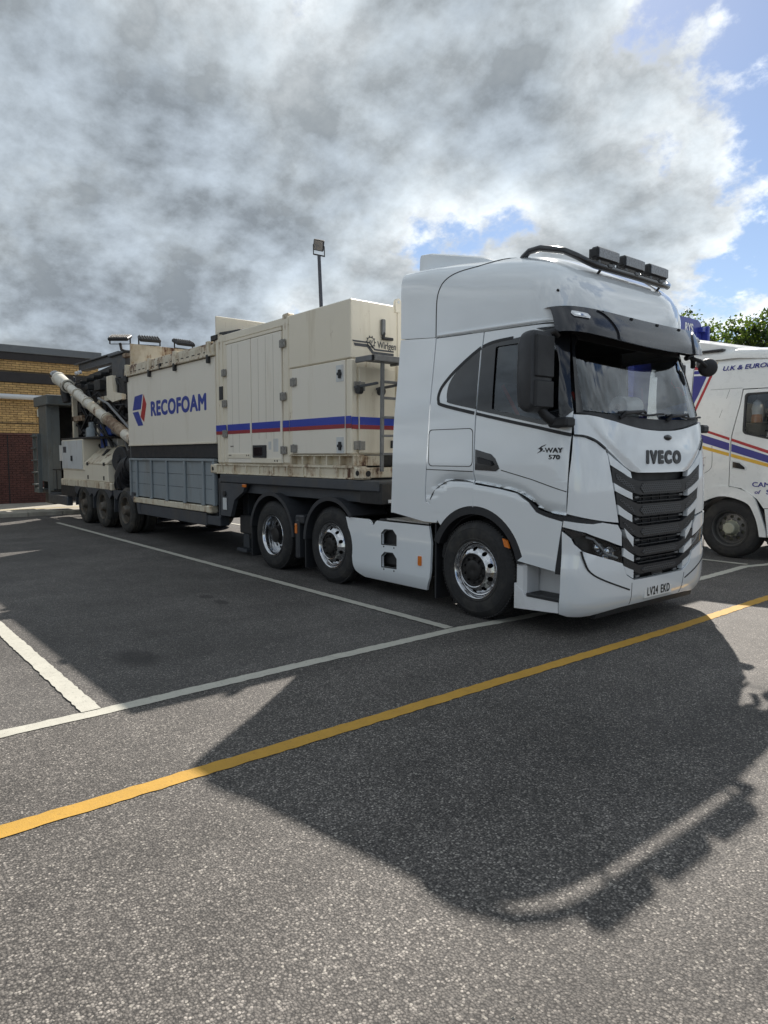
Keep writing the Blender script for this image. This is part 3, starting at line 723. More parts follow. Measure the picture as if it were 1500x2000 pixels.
# --- side panels, both sides
door_rear = [(-4.88, 2.952), (-4.895, 2.79), (-4.91, 2.38), (-4.93, 2.01), (-4.94, 1.65), (-4.94, 1.425)]
crease = curve([(-4.94, 1.425), (-4.60, 1.385), (-4.38, 1.35), (-4.20, 1.275), (-4.10, 1.20), (-3.96, 1.17), (-3.815, 1.155)], 4)
dwin = curve([(-4.715, 2.165), (-4.4, 2.095), (-4.08, 2.03), (-4.0, 2.03), (-3.915, 2.10)], 3) + curve([(-3.93, 2.2), (-3.975, 2.55), (-4.05, 2.765)], 3) + [(-4.36, 2.785), (-4.70, 2.785), (-4.715, 2.77)]
frame_o = [(-4.895, 2.805), (-4.0, 2.875), (-3.982, 2.862), (-3.816, 2.108), (-3.87, 2.04), (-3.98, 1.985), (-4.09, 1.99), (-4.915, 2.165)]
stripe_c = curve([(-4.50, 2.845), (-4.77, 2.832), (-4.97, 2.77), (-5.25, 2.605), (-5.43, 2.46), (-5.49, 2.365), (-5.49, 2.29), (-5.43, 2.245), (-4.945, 2.134), (-4.45, 2.028), (-4.08, 1.952), (-3.80, 1.888)], 5)
qglass = curve([(-4.925, 2.775), (-5.05, 2.725), (-5.24, 2.585), (-5.335, 2.48), (-5.365, 2.38), (-5.36, 2.30), (-5.32, 2.258), (-4.935, 2.175)], 4)
locker = rrect(-5.63, -4.965, 1.585, 1.985, .05)
def inset(poly, d):
    cx = sum(p[0] for p in poly)/len(poly); cz = sum(p[1] for p in poly)/len(poly)
    wx = max(p[0] for p in poly) - min(p[0] for p in poly); wz = max(p[1] for p in poly) - min(p[1] for p in poly)
    return [(cx + (x - cx)*(1 - 2*d/wx), cz + (z - cz)*(1 - 2*d/wz)) for x, z in poly]
arch = lambda r, a0, a1, n=18, cx=-4.93, cz=.52: [(cx + r*math.cos(R(a0 + (a1 - a0)*i/n)), cz + r*math.sin(R(a0 + (a1 - a0)*i/n))) for i in range(n + 1)]
def aop(a): return [p for p in a]
for s in (-1, 1):
    sf = sidef(s); nm = 'near' if s < 0 else 'far'
    # rear corner fairing
    fa = [(-6.27, 1.03), (-6.25, 1.46), (-6.235, 1.94), (-6.20, 2.6), (-6.19, 3.035), (-5.60, 2.985), (-5.612, 2.65), (-5.645, 1.93), (-5.685, 1.30), (-5.678, 1.19), (-5.42, 1.085), (-5.50, .965), (-5.70, .965), (-6.22, 1.03)]
    fo = patch('side_fairing', fa, [], sf, WHITE, lor, thick=.03, du=.3, dv=.12)
    # sleeper side
    sl = [(-5.588, 2.976), (-4.895, 2.953), (-4.91, 2.79), (-4.925, 2.38), (-4.945, 2.01), (-4.955, 1.65), (-4.955, 1.165)] + arch(.66, 93, 140, 8) + [(-5.66, 1.20), (-5.668, 1.30), (-5.63, 1.93), (-5.598, 2.65)]
    so = patch('sleeper_panel', sl, [], sidef(s, True), WHITE, lor, thick=.03, du=.09, dv=.022)
    patch('quarter_panel', qglass, [], sf, BLACKG, so, off=.004, thick=.01, du=.3, dv=.1)
    patch('locker_seam', locker, [inset(locker, .007)], sf, SEAM, so, off=.0022, thick=.004, du=2, dv=2)
    patch('panel_seam', [(-5.66, 1.545), (-4.957, 1.532), (-4.957, 1.540), (-5.66, 1.553)], [], sf, SEAM, so, off=.0022, thick=.004, du=2, dv=2)
    patch('swage_line', band(curve([(-5.60, 1.215), (-5.52, 1.335), (-5.33, 1.43), (-5.14, 1.442), (-4.957, 1.428)], 5), .010), [], sidef(s, True), SEAM, so, off=.006, thick=.01, du=.03, dv=.02)
    k = min(range(len(stripe_c)), key=lambda i: abs(stripe_c[i][0] + 4.945) + (0 if stripe_c[i][1] > 2.5 else 9)); k2 = min(range(len(stripe_c)), key=lambda i: abs(stripe_c[i][0] + 4.945) + (0 if stripe_c[i][1] < 2.3 else 9))
    patch('black_trim', band([(-4.915, 2.798)] + stripe_c[k + 1:k2] + [(-4.955, 2.1365)], .034), [], sf, BLACKP, so, off=.006, thick=.008, du=.5, dv=.1)
    # door
    dr = door_rear + crease[1:] + [(-3.808, 1.47), (-3.80, 1.88), (-3.812, 2.10), (-3.985, 2.865), (-3.995, 2.925)]
    do = patch('door', dr, [dwin], sidef(s, True), WHITE, lor, thick=.03, du=.07, dv=.022)
    patch('window_frame', frame_o, [dwin], sf, BLACKG, do, off=.006, thick=.03, du=.08, dv=.08)
    patch('door_glass', inset(dwin, -.01), [], sf, GLASSD, do, off=-.012, thick=0, du=.3, dv=.1)
    patch('black_trim', band([(-4.925, 2.130)] + stripe_c[k2 + 1:], .030), [], sf, BLACKP, do, off=.006, thick=.008, du=.08, dv=.1)
    patch('black_trim', band(stripe_c[:k] + [(-4.885, 2.806)], .030), [], sf, BLACKP, do, off=.008, thick=.008, du=.1, dv=.1)
    patch('swage_line', band([(-4.58, 1.557), (-4.2, 1.475), (-3.815, 1.372)], .008), [], sf, SEAM, do, off=.0022, thick=.004, du=.08, dv=2)
    h = [(-4.925, 1.765), (-4.71, 1.715), (-4.655, 1.67), (-4.60, 1.575), (-4.64, 1.545), (-4.925, 1.553)]
    ho = patch('handle', h, [], sf, BLACKG, do, off=.006, thick=.012, du=.3, dv=.1)
    patch('handle_grip', [(-4.88, 1.685), (-4.70, 1.645), (-4.675, 1.61), (-4.70, 1.60), (-4.87, 1.625)], [], sf, BLACKP, ho, off=.028, thick=.028, du=.3, dv=.3)
    xs = (1, 0, 0) if s < 0 else (-1, 0, 0)
    text('lettering', '-WAY', .062, INK, do, (-3.965, YC + s*1.2535, 1.748), xs, (0, 0, 1), .002, .002, sx=1.35)
    text('lettering', '570', .056, INK, do, (-3.945, YC + s*1.2535, 1.685), xs, (0, 0, 1), .002, .002, sx=1.5)
    zs = -1 if s < 0 else 1
    swp = [(-4.135, 1.76), (-4.085, 1.79), (-4.035, 1.805), (-4.05, 1.793), (-4.09, 1.778), (-4.07, 1.762), (-4.085, 1.742), (-4.14, 1.722), (-4.105, 1.745), (-4.10, 1.757), (-4.125, 1.765)]
    patch('emblem', swp, [], sf, INK, do, off=.003, thick=.003, du=2, dv=2)
    # lower wing with wheel arch, black lip and step box
    cl = [(-4.955, 1.405), (-4.60, 1.368), (-4.39, 1.335), (-4.235, 1.255), (-4.14, 1.165), (-4.05, 1.135), (-3.845, 1.095)]
    wi = cl + [(-3.875, .9), (-3.915, .625)] + [(-4.36, .675)] + [(-4.30, .72)] + arch(.66, 20, 92, 12)
    wo = patch('wing_panel', wi, [], sidef(s, True), WHITE, lor, thick=.03, du=.09, dv=.025)
    bs_ = curve([(-4.33, 1.325), (-4.21, 1.262), (-4.10, 1.188), (-3.96, 1.158), (-3.83, 1.143)], 4)
    bl_ = curve([(-3.845, 1.102), (-4.05, 1.14), (-4.14, 1.17), (-4.235, 1.262), (-4.33, 1.322)], 4)
    patch('black_trim', bs_ + bl_, [], sf, BLACKP, wo, off=-.004, thick=.02, du=.1, dv=.1)
    patch('arch_lip', arch(.655, 12, 158, 30) + arch(.575, 158, 12, 30), [], lambda x, z, o, s=s: (x, YC + s*(1.248 + o), z), BLACKP, wo, off=.004, thick=.10, du=3, dv=3)
    B().prism(arch(.60, 5, 175, 22) + arch(.56, 175, 5, 22), 'Y', YC + s*.80, YC + s*1.14).build('arch_liner', BLACKP, wo)
    patch('arch_reflector', [(-4.535, .88), (-4.475, .865), (-4.445, .79), (-4.505, .80)], [], sf, ORANGE, wo, off=.022, thick=.02, du=3, dv=3)
    st = B()
    st.box(-4.40, -4.27, YC + s*1.0, YC + s*1.235, .22, .655, .03)                                  # rear cheek
    st.prism([(-4.40, .20), (-3.88, .235), (-3.88, .335), (-4.27, .35), (-4.40, .45)], 'Y', YC + s*.95, YC + s*1.242)
    st.box(-4.36, -3.80, YC + s*.93, YC + s*.99, .25, 1.15, .01)
    sb = st.build('step_box', WHITEP, lor)
    B().box(-4.25, -3.86, YC + s*1.02, YC + s*1.252, .338, .372, .008).build('step_tread', BLACKP, sb)
    # fuel tank skirt
    sk = curve([(-7.20, .915), (-6.74, .915)], 2) + [(-6.70, .895), (-6.67, .855), (-6.625, .85), (-6.59, .895), (-6.56, .91), (-5.64, .915), (-5.60, .73), (-5.615, .40), (-5.63, .32), (-5.72, .17), (-6.86, .17)] + curve([(-6.86, .17), (-7.0, .22), (-7.055, .30), (-7.08, .5), (-7.13, .72), (-7.20, .915)], 3)[1:-1]
    h1 = [(-6.465, .635), (-6.205, .645), (-6.205, .745), (-6.275, .81), (-6.405, .805), (-6.465, .755)]; h2 = [(x, z - .277) for x, z in h1]
    def skf(x, z, o, s=s): return (x, YC + s*(1.235 + o - (.05*((.36 - z)/.19)**2 if z < .36 else 0)), z)
    ko = patch('side_skirt', sk, [h1, h2], skf, WHITE, lor, thick=.03, du=.4, dv=.05)
    for hz in (h1, h2): patch('hole_edge', [(x + (.012 if x > -6.3 else -.012), z + (.012 if z > sum(q[1] for q in hz)/6 else -.012)) for x, z in hz], [hz], skf, BLACKP, ko, off=.003, thick=.004, du=3, dv=3)
    dots = B()
    for dx in (-6.43, -6.24):
        for zz in (.605, .328): dots.cyl((dx, YC + s*1.24, zz), (dx, YC + s*1.20, zz), .009, n=8)
    dots.build('bolts', SEAM, ko)
    patch('marker_reflector', rrect(-5.81, -5.755, .45, .56, .01, 2), [], skf, ORANGE, ko, off=.012, thick=.012, du=3, dv=3)
    # wheel-arch rear flap
    B().box(-5.58, -5.555, YC + s*.85, YC + s*1.2, .10, .95, .004).build('mud_flap', BLACKP, lor)

# --- front
fm = lambda u, v, o: wrap(u, v, o)
hood = [(-1.165, 2.075), (-1.06, 2.07), (-.95, 2.055), (-.75, 2.02), (-.55, 1.985), (-.3, 1.955), (0, 1.945)]
hood = hood + [(-a, b) for a, b in hood[-2::-1]]
hl = [(-1.18, 1.895), (-1.10, 1.885), (-1.0, 1.845), (-.88, 1.765), (-.76, 1.68), (-.64, 1.60), (-.54, 1.555), (-.46, 1.54), (0, 1.535)]
hl = hl + [(-a, b) for a, b in hl[-2::-1]]
VB = [(1.52, .47), (1.56, .54), (1.62, .63), (1.70, .75), (1.80, .89), (1.88, .98), (1.98, 1.06), (2.1, 1.12)]
def hoodm(t, z, o):             # the middle of the panel stands proud inside a V
    y = hw(z)*abs(math.sin(t))**(2/NS_); k = min(1, max(0, (lerp(VB, z) - y)/.07)); return wrap(t, z, o + .018*k*k*(3 - 2*k))
ho = patch('front_panel', fp(hood) + fp(hl)[::-1], [], hoodm, WHITE, lor, off=.006, thick=.05, du=.035, dv=.03)
patch('black_trim', fp(band(curve([(-1.185, 1.885), (-1.10, 1.875), (-1.0, 1.835), (-.90, 1.765)], 4), .018)), [], fm, BLACKP, ho, off=.016, thick=.02, du=.06, dv=.1)
patch('black_trim', mirror(fp(band(curve([(-1.185, 1.885), (-1.10, 1.875), (-1.0, 1.835), (-.90, 1.765)], 4), .018))), [], fm, BLACKP, ho, off=.016, thick=.02, du=.06, dv=.1)
text('lettering', 'IVECO', .165, mat('dark_badge', (.025, .026, .03), .4), ho, (fz(1.68) + .024, YC + .02, 1.68), (0, 1, 0), (-.12, 0, 1), .008, .0115, .10, sx=1.12, space=1.34)
cpod = B().lathe((fz(1.88) + .005, YC + .14, 1.88), (1, 0, -.1), [(0, .075), (.02, .075), (.035, .06), (.045, .035), (.047, 0)], 20).build('camera_pod', BLACKG, ho)
for v in cpod.data.vertices: v.co.z = (v.co.z - 1.88)*.42 + 1.88
# cowl, windscreen, pillars
ct = [(-1.13, 2.105), (-1.0, 2.10), (-.75, 2.085), (-.4, 2.07), (0, 2.062)]; ct = ct + [(-a, b) for a, b in ct[-2::-1]]
cb = [(-1.13, 2.085), (-1.06, 2.08), (-.95, 2.065), (-.75, 2.03), (-.55, 1.995), (-.3, 1.965), (0, 1.955)]; cb = cb + [(-a, b) for a, b in cb[-2::-1]]
co = patch('wiper_cowl', fp(ct) + fp(cb)[::-1], [], fm, BLACKP, lor, off=.0, thick=.06, du=.08, dv=.05)
wsb = [(-1.075, 2.115), (-.75, 2.095), (-.4, 2.08), (0, 2.072)]; wsb = wsb + [(-a, b) for a, b in wsb[-2::-1]]
wst = [(-1.02, 2.84), (-.6, 2.86), (0, 2.87), (.6, 2.86), (1.02, 2.84)]
patch('windscreen', fp(wsb) + fp(wst)[::-1], [], fm, GLASS, lor, off=-.004, thick=0, du=.06, dv=.07)
for s in (1, -1):
    ap = [(tx(-3.795, 2.09), 2.09), (ty(-1.08, 2.10), 2.10), (ty(-1.055, 2.4), 2.4), (ty(-1.0, 2.70), 2.70), (ty(-.90, 2.86), 2.86), (tx(-3.975, 2.90), 2.90), (tx(-3.97, 2.87), 2.87)]
    patch('windscreen_pillar', ap if s > 0 else mirror(ap), [], fm, BLACKG, lor, off=.002, thick=.02, du=.06, dv=.08)
hd_ = [(-1.0, 2.80), (-.9, 2.775), (-.5, 2.76), (0, 2.755)]; hd_ = hd_ + [(-a, b) for a, b in hd_[-2::-1]]
hu_ = [(-1.0, 2.95), (0, 2.97), (1.0, 2.95)]
patch('header_strip', fp(hd_) + fp(hu_)[::-1], [], fm, BLACKP, lor, off=.002, thick=.02, du=.06, dv=.08)
for y0, y1, tip in ((-.68, .12, -.1), (.16, 1.0, .72)):
    wb = B(); P = lambda y, z, o: Vector(frontf(y, z, o))
    wb.tube([P(y0 + (y1 - y0)*k/8, 2.105 + .012*math.sin(k), .035) for k in range(9)], .012, 6)
    wp = wb.build('wiper', BLACKP, lor)
    B().tube([P(y0 + .06, 2.055, .01), P(y0 + .08, 2.10, .05), P((y0 + y1)/2, 2.13, .055), P((y0 + y1)/2 + .05, 2.11, .04)], [.022, .02, .014, .01], 8).build('wiper_arm', BLACKP, wp)
# corner panels
cp = fp([('x', -3.79, 1.885), (-1.10, 1.862), (-1.0, 1.822), (-.90, 1.752), (-.875, 1.70), (-.80, 1.35), (-.735, 1.075), ('x', -3.805, 1.17), ('x', -3.797, 1.5)])
for q in (cp, mirror(cp)): patch('corner_panel', q, [], fm, WHITE, lor, off=.004, thick=.05, du=.06, dv=.08)
# grille: dark back, five chevron slats, white cheek pieces, louvres
gl = [(-.86, 1.72), (-.62, 1.585), (-.46, 1.53)]; gl2 = [(-.47, .515), (-.60, .57), (-.66, .75), (-.72, 1.05)]
gb = gl + [(-a, b) for a, b in gl[::-1]] + [(-a, b) for a, b in gl2[::-1]][::-1][::-1]
gb = gl + [(.46, 1.53), (.62, 1.585), (.86, 1.72), (.72, 1.05), (.66, .75), (.60, .57), (.47, .515)] + gl2
go = patch('grille', fp(gb), [], fm, BLACKP, lor, off=-.075, thick=.03, du=.1, dv=.2)
def mesh_mat():
    m = bpy.data.materials.new('grille_honeycomb'); m.use_nodes = True; nt = m.node_tree; N = nt.nodes; L = nt.links; bs = N['Principled BSDF']
    geo = N.new('ShaderNodeNewGeometry'); mp = N.new('ShaderNodeMapping'); mp.inputs['Scale'].default_value = (0, 27, 48); L.new(geo.outputs['Position'], mp.inputs[0])
    sx = N.new('ShaderNodeSeparateXYZ'); L.new(mp.outputs[0], sx.inputs[0])
    def mt(op, a, b=None):
        n = N.new('ShaderNodeMath'); n.operation = op
        for i, q in enumerate((a, b)):
            if q is None: continue
            if isinstance(q, (int, float)): n.inputs[i].default_value = q
            else: L.new(q, n.inputs[i])
        return n.outputs[0]
    rw = mt('FLOOR', sx.outputs[2]); u = mt('ADD', sx.outputs[1], mt('MULTIPLY', rw, .5)); fu = mt('SUBTRACT', mt('FRACT', u), .5); fv = mt('SUBTRACT', mt('FRACT', sx.outputs[2]), .5)
    d = mt('ADD', mt('MULTIPLY', fu, fu), mt('MULTIPLY', mt('MULTIPLY', fv, fv), 1.1))
    r = N.new('ShaderNodeMapRange'); L.new(d, r.inputs[0]); r.inputs[1].default_value = .085; r.inputs[2].default_value = .135
    mx = N.new('ShaderNodeMixRGB'); L.new(r.outputs[0], mx.inputs[0]); mx.inputs[1].default_value = (.003, .003, .003, 1); mx.inputs[2].default_value = (.062, .066, .073, 1)
    L.new(mx.outputs[0], bs.inputs['Base Color']); bs.inputs['Roughness'].default_value = .45
    b = N.new('ShaderNodeBump'); b.inputs['Strength'].default_value = 1; b.inputs['Distance'].default_value = .01; L.new(r.outputs[0], b.inputs['Height']); L.new(b.outputs[0], bs.inputs['Normal'])
    return m
HONEY = mesh_mat()
SLATP = mat('grille_slat_plastic', (.014, .015, .018), .42, var=.1, bump=.05, bscale=200)
rows = [(.835, 1.60, 1.455, .42, 1.455, 1.325), (.78, 1.365, 1.25, .42, 1.235, 1.115), (.725, 1.145, 1.035, .40, 1.02, .91), (.672, .935, .835, .37, .81, .725), (.648, .745, .66, .36, .635, .55)]
for i, (yo, zo1, zo0, yi, zi1, zi0) in enumerate(rows):
    up = [(-yo, zo1), (-yi - .02, zi1 + .005), (-yi + .05, zi1), (yi - .05, zi1), (yi + .02, zi1 + .005), (yo, zo1)]
    lo = [(yo - .012, zo0), (yi + .01, zi0 + .005), (yi - .06, zi0), (-yi + .06, zi0), (-yi - .01, zi0 + .005), (-yo + .012, zo0)]
    so = patch('grille_slat', fp(up + lo), [], fm, SLATP, go, off=.008, thick=.055, du=.08, dv=.2, label='black chevron grille slat')
    hz = .028; hp_ = fp([(-yi + .07, zi1 - .018), (yi - .07, zi1 - .018), (yi - .02, (zi1 + zi0)/2), (yi - .08, zi0 + .016), (-yi + .08, zi0 + .016), (-yi + .02, (zi1 + zi0)/2)])
    patch('mesh_insert', hp_, [], fm, HONEY, so, off=.013, thick=.01, du=.2, dv=.2)
    for sg in (1, -1):
        wv = [(-yo + .05, zo1 - .06), (-yi - .08, zi1 - .04), (-yi - .07, zi0 + .03), (-yo + .06, zo0 + .03)]
        patch('mesh_wing', fp(wv) if sg > 0 else mirror(fp(wv)), [], fm, HONEY, so, off=.0105, thick=.006, du=.2, dv=.2)
    if i < 4:      # louvres and white cheeks between this slat and the next
        n = rows[i + 1]
        lv = B()
        z0, z1 = zi0, n[4]
        for k in (.3, .75):
            zz = z0 + (z1 - z0)*k; lv.bar((fz(zz) - .035, YC - yi, zz), (fz(zz) - .035, YC + yi, zz), .05, .010)
        for yy in (-.25, -.08, .08, .25): lv.box(fz(z1) - .065, fz(z1) - .05, YC + yy - .004, YC + yy + .004, z1, z0, .001)
        lv.build('louvre', SLATP, go)
        for sg in (1, -1):
            if i == 2: ch = [(-yo + .07, zo0 - .015), (-yi - .10, zi0 - .02 + .03), (-yi - .10, n[4] + .02), (-yo + .11, n[1] + .0)]
            else: ch = [(-yo + .022, zo0 - .006), (-yi - .115, zi0 + .022), (-yi - .11, n[4] + .048), (-n[0] - .012, n[1] + .008)]
            patch('cheek_piece', fp(ch) if sg > 0 else mirror(fp(ch)), [], fm, WHITE, go, off=.012, thick=.05, du=.1, dv=.2)
    for sg in (-1, 1):
        cz = zi0 - .025; B().box(fz(cz) - .03, fz(cz) - .01, YC + sg*(yi + .0) - .035, YC + sg*yi + .035, cz - .011, cz + .011, .003).build('clip', GALV, so)
ch = [(-.87, 1.725), (-.66, 1.60), (-.55, 1.545), (-.53, 1.475), (-.66, 1.535), (-.845, 1.615)]
for sg in (1, -1): patch('cheek_piece', fp(ch) if sg > 0 else mirror(fp(ch)), [], fm, WHITE, go, off=.006, thick=.05, du=.1, dv=.2)
ch = [(-.635, .655), (-.475, .60), (-.47, .52), (-.59, .575)]
for sg in (1, -1): patch('cheek_piece', fp(ch) if sg > 0 else mirror(fp(ch)), [], fm, WHITE, go, off=.012, thick=.05, du=.1, dv=.2)
B().box(-3.63, -3.60, YC - .08, YC + .12, .505, .60, .006).build('radar_sensor', BLACKG, go)
# headlights
hl_ = [('x', -3.845, 1.035), (-1.12, .985), (-.9, .905), (-.675, .83), (-.66, .695), (-.8, .735), (-1.0, .79), (-1.13, .835), (-1.19, .90), (-1.205, .95)]
us = [('x', -3.83, 1.105), (-1.15, 1.085), (-1.05, 1.075), (-.95, 1.085), (-.75, 1.055), (-.69, .98), (-.68, .85), (-.9, .92), (-1.12, 1.0), ('x', -3.84, 1.05)]
for sg in (1, -1):
    q = fp(hl_) if sg > 0 else mirror(fp(hl_))
    hdl = patch('headlight', q, [], fm, mat('headlight_housing_%d' % sg, (.03, .031, .033), .35, var=.2, vscale=20), lor, off=-.09, thick=.0, du=.1, dv=.2)
    patch('lens', q, [], fm, GLASSL, hdl, off=.0, thick=0, du=.08, dv=.08)
    rimm = patch('bezel', q, [inset(q, .008)], fm, BLACKG, hdl, off=.003, thick=.09, du=.1, dv=.2)
    lm = B()
    for yy, zz, rr in ((-.80, .80, .052), (-.94, .845, .048)):
        p = Vector(frontf(sg*yy, zz, -.075)); lm.lathe(p, (1, sg*-.25, 0), [(0, rr), (.035, rr*1.12), (.04, rr), (.02, rr*.8), (.035, rr*.45), (.04, 0)], 20)
    lm.build('projector_lamp', CHROMEL, hdl)
    q = fp([(-1.0, .885), (-.69, .805), (-.675, .715), (-.85, .755), (-.96, .79)]); patch('reflector_bowl', q if sg > 0 else mirror(q), [], fm, LENS, hdl, off=-.05, thick=.03, du=.1, dv=.1)
    rf = B()
    for yy, zz in ((-.72, .77), (-.86, .76)): rf.obox(Vector(frontf(sg*yy, zz, -.06)), ((.03, 0, 0), (0, .045, 0), (0, 0, .03)), .008)
    rf.build('reflector', CHROMEL, hdl)
    B().tube([Vector(frontf(sg*y, z, -.03)) for y, z in ((-1.10, .955), (-1.02, .93), (-.93, .85), (-.86, .79), (-.69, .735))], .011, 8).build('daytime_strip', LENSW, hdl)
    u = fp(us) if sg > 0 else mirror(fp(us))
    patch('headlight_surround', u, [], fm, WHITE, lor, off=.008, thick=.04, du=.08, dv=.1)
    sc = fp([('x', -3.82, 1.15), (-1.05, 1.115), (-.88, 1.085), (-1.0, 1.075), (-1.15, 1.09), ('x', -3.828, 1.11)])
    patch('air_scoop', sc if sg > 0 else mirror(sc), [], fm, BLACKP, lor, off=-.008, thick=.02, du=.1, dv=.2)
    jm = fp([('x', -3.885, 1.14), ('x', -3.815, 1.14), ('x', -3.84, .95), ('x', -3.845, .60), ('x', -3.915, .60), ('x', -3.90, .95)])
    patch('side_gap_trim', jm if sg > 0 else mirror(jm), [], fm, BLACKP, lor, off=-.004, thick=.03, du=.1, dv=.2)
# bumper
bt = [('x', -3.848, 1.005), (-1.215, .945), (-1.20, .895), (-1.14, .828), (-1.0, .78), (-.8, .725), (-.668, .685), (-.60, .565), (-.47, .505), (0, .50)]
bb = [('x', -3.875, .225), (-1.20, .205), (-1.1, .20), (-1.0, .205), (-.85, .228), (-.6, .25), (0, .255)]
t_, b_ = fp(bt), fp(bb)
bp_ = t_ + mirror(t_)[1:] + mirror(b_)[::-1][::-1] + b_[::-1][1:] if 0 else t_ + [(-u, v) for u, v in t_[-2::-1]] + [(-u, v) for u, v in b_] + b_[-2::-1]
bpo = patch('bumper', bp_, [], lambda u, v, o: wrap(u, v, o + (.022 if v < .62 else .022*max(0, 1 - (v - .62)/.2)) - (.05*((.36 - v)/.16)**2 if v < .36 else 0)), WHITE, lor, off=.0, thick=.05, du=.06, dv=.05)
for sg in (1, -1):
    q = fp(band(curve([(-1.155, .83), (-1.13, .74), (-1.07, .63), (-.90, .54), (-.53, .415)], 4), .015)); patch('bumper_groove', q if sg > 0 else mirror(q), [], lambda u, v, o: wrap(u, v, o + .0235), SEAM, bpo, off=.0015, thick=.006, du=.06, dv=.06)
    q = fp([(-.505, .48), (-.499, .48), (-.479, .262), (-.485, .262)]); patch('bumper_seam', q if sg > 0 else mirror(q), [], lambda u, v, o: wrap(u, v, o + .022 - (.05*((.36 - v)/.16)**2 if v < .36 else 0)), SEAM, bpo, off=.0015, thick=.004, du=1, dv=.03)
q = fp([(-.92, .215), (-.6, .235), (0, .243), (.6, .235), (.92, .215), (.92, .165), (.6, .185), (0, .19), (-.6, .185), (-.92, .165)])
patch('bumper_lip', q, [], fm, BLACKP, bpo, off=-.02, thick=.06, du=.08, dv=.1)
npo = B().box(-3.588, -3.572, YC - .26, YC + .26, .295, .41, .004)
npo = npo.build('number_plate', PLATEW, lor)
for w_, yy in (('LV24', -.112), ('EKD', .132)): text('lettering', w_, .118, INK, npo, (-3.5705, YC + yy, .352), (0, 1, 0), (0, 0, 1), .0005, .003, sx=.74, space=1.17)
# side panels end behind this dark inner body, so gaps read dark
ib = B(); ib.box(-5.55, -3.95, YC - 1.13, YC + 1.13, 1.16, 1.55, .02); ib.box(-4.30, -3.74, YC - .92, YC + .92, .35, 1.2, .03)
ib.box(-5.60, -5.50, YC - 1.14, YC + 1.14, 1.2, 3.0, .02)
ib.build('cab_floor', LINER, lor)
B().box(-5.62, -5.605, YC - 1.16, YC + 1.16, 1.05, 3.1, .004).build('cab_back_wall', WHITE, lor)
# --- roof: stations along X, each a rounded arch
ZT = [(-6.2, 3.83), (-5.6, 3.83), (-5.2, 3.80), (-4.9, 3.775), (-4.6, 3.735), (-4.35, 3.67), (-4.15, 3.585), (-4.0, 3.47), (-3.92, 3.35), (-3.86, 3.17), (-3.83, 2.97)]
ZB = [(-6.2, 3.048), (-5.60, 2.992), (-5.59, 2.985), (-3.86, 2.935)]
MX = [(-6.2, 12.), (-5.6, 7.0), (-5.1, 5.2), (-4.6, 4.6), (-4.2, 4.6), (-3.83, 4.2)]
def rw_(x):
    f = -3.83; q = (x - (f - .52))/.52
    w = 1.178
    return w if q <= 0 else w*(1 - min(q, .999)**3.3)**(1/3.3)
def roofp(x, th, off=0):
    zt, zb, m, w = smooth(ZT, x), lerp(ZB, x), lerp(MX, x), rw_(x) + off
    c, s = math.cos(th), max(0, math.sin(th)); e = 2/m
    return (x, YC - w*math.copysign(abs(c)**e, c), zb + (zt - zb + off)*s**e)
xs = [-6.185 + (2.355)*(1 - (1 - i/46)**1.7) for i in range(46)] + [-3.8302]
rb = B(); nth = 48
ths = [math.pi*(.5 - .5*math.copysign(abs(math.cos(math.pi*k/nth))**.8, math.cos(math.pi*k/nth))) for k in range(nth + 1)]
rv = [roofp(x, t) for x in xs for t in ths]
rf = [(i*(nth + 1) + k, i*(nth + 1) + k + 1, (i + 1)*(nth + 1) + k + 1, (i + 1)*(nth + 1) + k) for i in range(len(xs) - 1) for k in range(nth)]
rb.add(rv, [q[::-1] for q in rf]); rb.add([roofp(xs[0], t) for t in ths], [tuple(range(nth + 1))])
roof = rb.build('roof', WHITE, lor, ang=50)
seamc = [(-5.60, .0), (-5.585, .10), (-5.55, .20), (-5.50, .31), (-5.42, .43), (-5.30, .56), (-5.12, .70), (-4.95, .86), (-4.85, 1.1), (-4.82, 1.57)]
def seampt(z): pass
sm = []
for s in (0, 1):
    pts = [Vector(roofp(x, t if not s else math.pi - t, .001)) for x, t in curve(seamc, 4)]; sm.append(pts)
sb = B()
for pts in sm: sb.tube(pts, .0055, 5)
sb.build('roof_seam', SEAM, roof)
lip = B()
for s in (1, -1):      # moulding along the foot of the roof
    pts = [Vector(roofp(x, .0 if s > 0 else math.pi, .004)) + Vector((0, 0, .022)) for x in [-5.57 + 1.6*i/10 for i in range(11)]]
    lip.tube(pts, .016, 8)
lip.parts('roof_moulding', WHITE, roof)
B().cyl(Vector(roofp(-4.05, .22, -.02)), Vector(roofp(-4.05, .22, .008)), .012, n=10).build('roof_plug', SEAM, roof)
# air deflector on the roof
dfl = B(); pr = [(-4.93, 3.70), (-5.25, 3.83), (-5.7, 3.945), (-6.05, 4.035), (-6.19, 4.05), (-6.21, 4.02), (-6.23, 3.70)]
half = [.80, .83, .85, .86, .86, .86, .86]
vs_ = []
for sg in (-1, 1):
    for (x, z), h_ in zip(pr, half): vs_.append((x, YC + sg*h_, z))
    for (x, z), h_ in zip(pr, half): vs_.append((x, YC + sg*(h_ - .05), z + .018 if 0 < pr.index((x, z)) < 5 else z))
n = len(pr); fs_ = []
for i in range(n - 1):
    fs_ += [(i, i + 1, n + i + 1, n + i), (2*n + i + 1, 2*n + i, 3*n + i, 3*n + i + 1), (n + i, n + i + 1, 3*n + i + 1, 3*n + i)]
fs_ += [tuple(range(n))[::-1], tuple(range(2*n, 3*n))]
do_ = B().add(vs_, fs_).build('roof_deflector', WHITE, lor, ang=40)
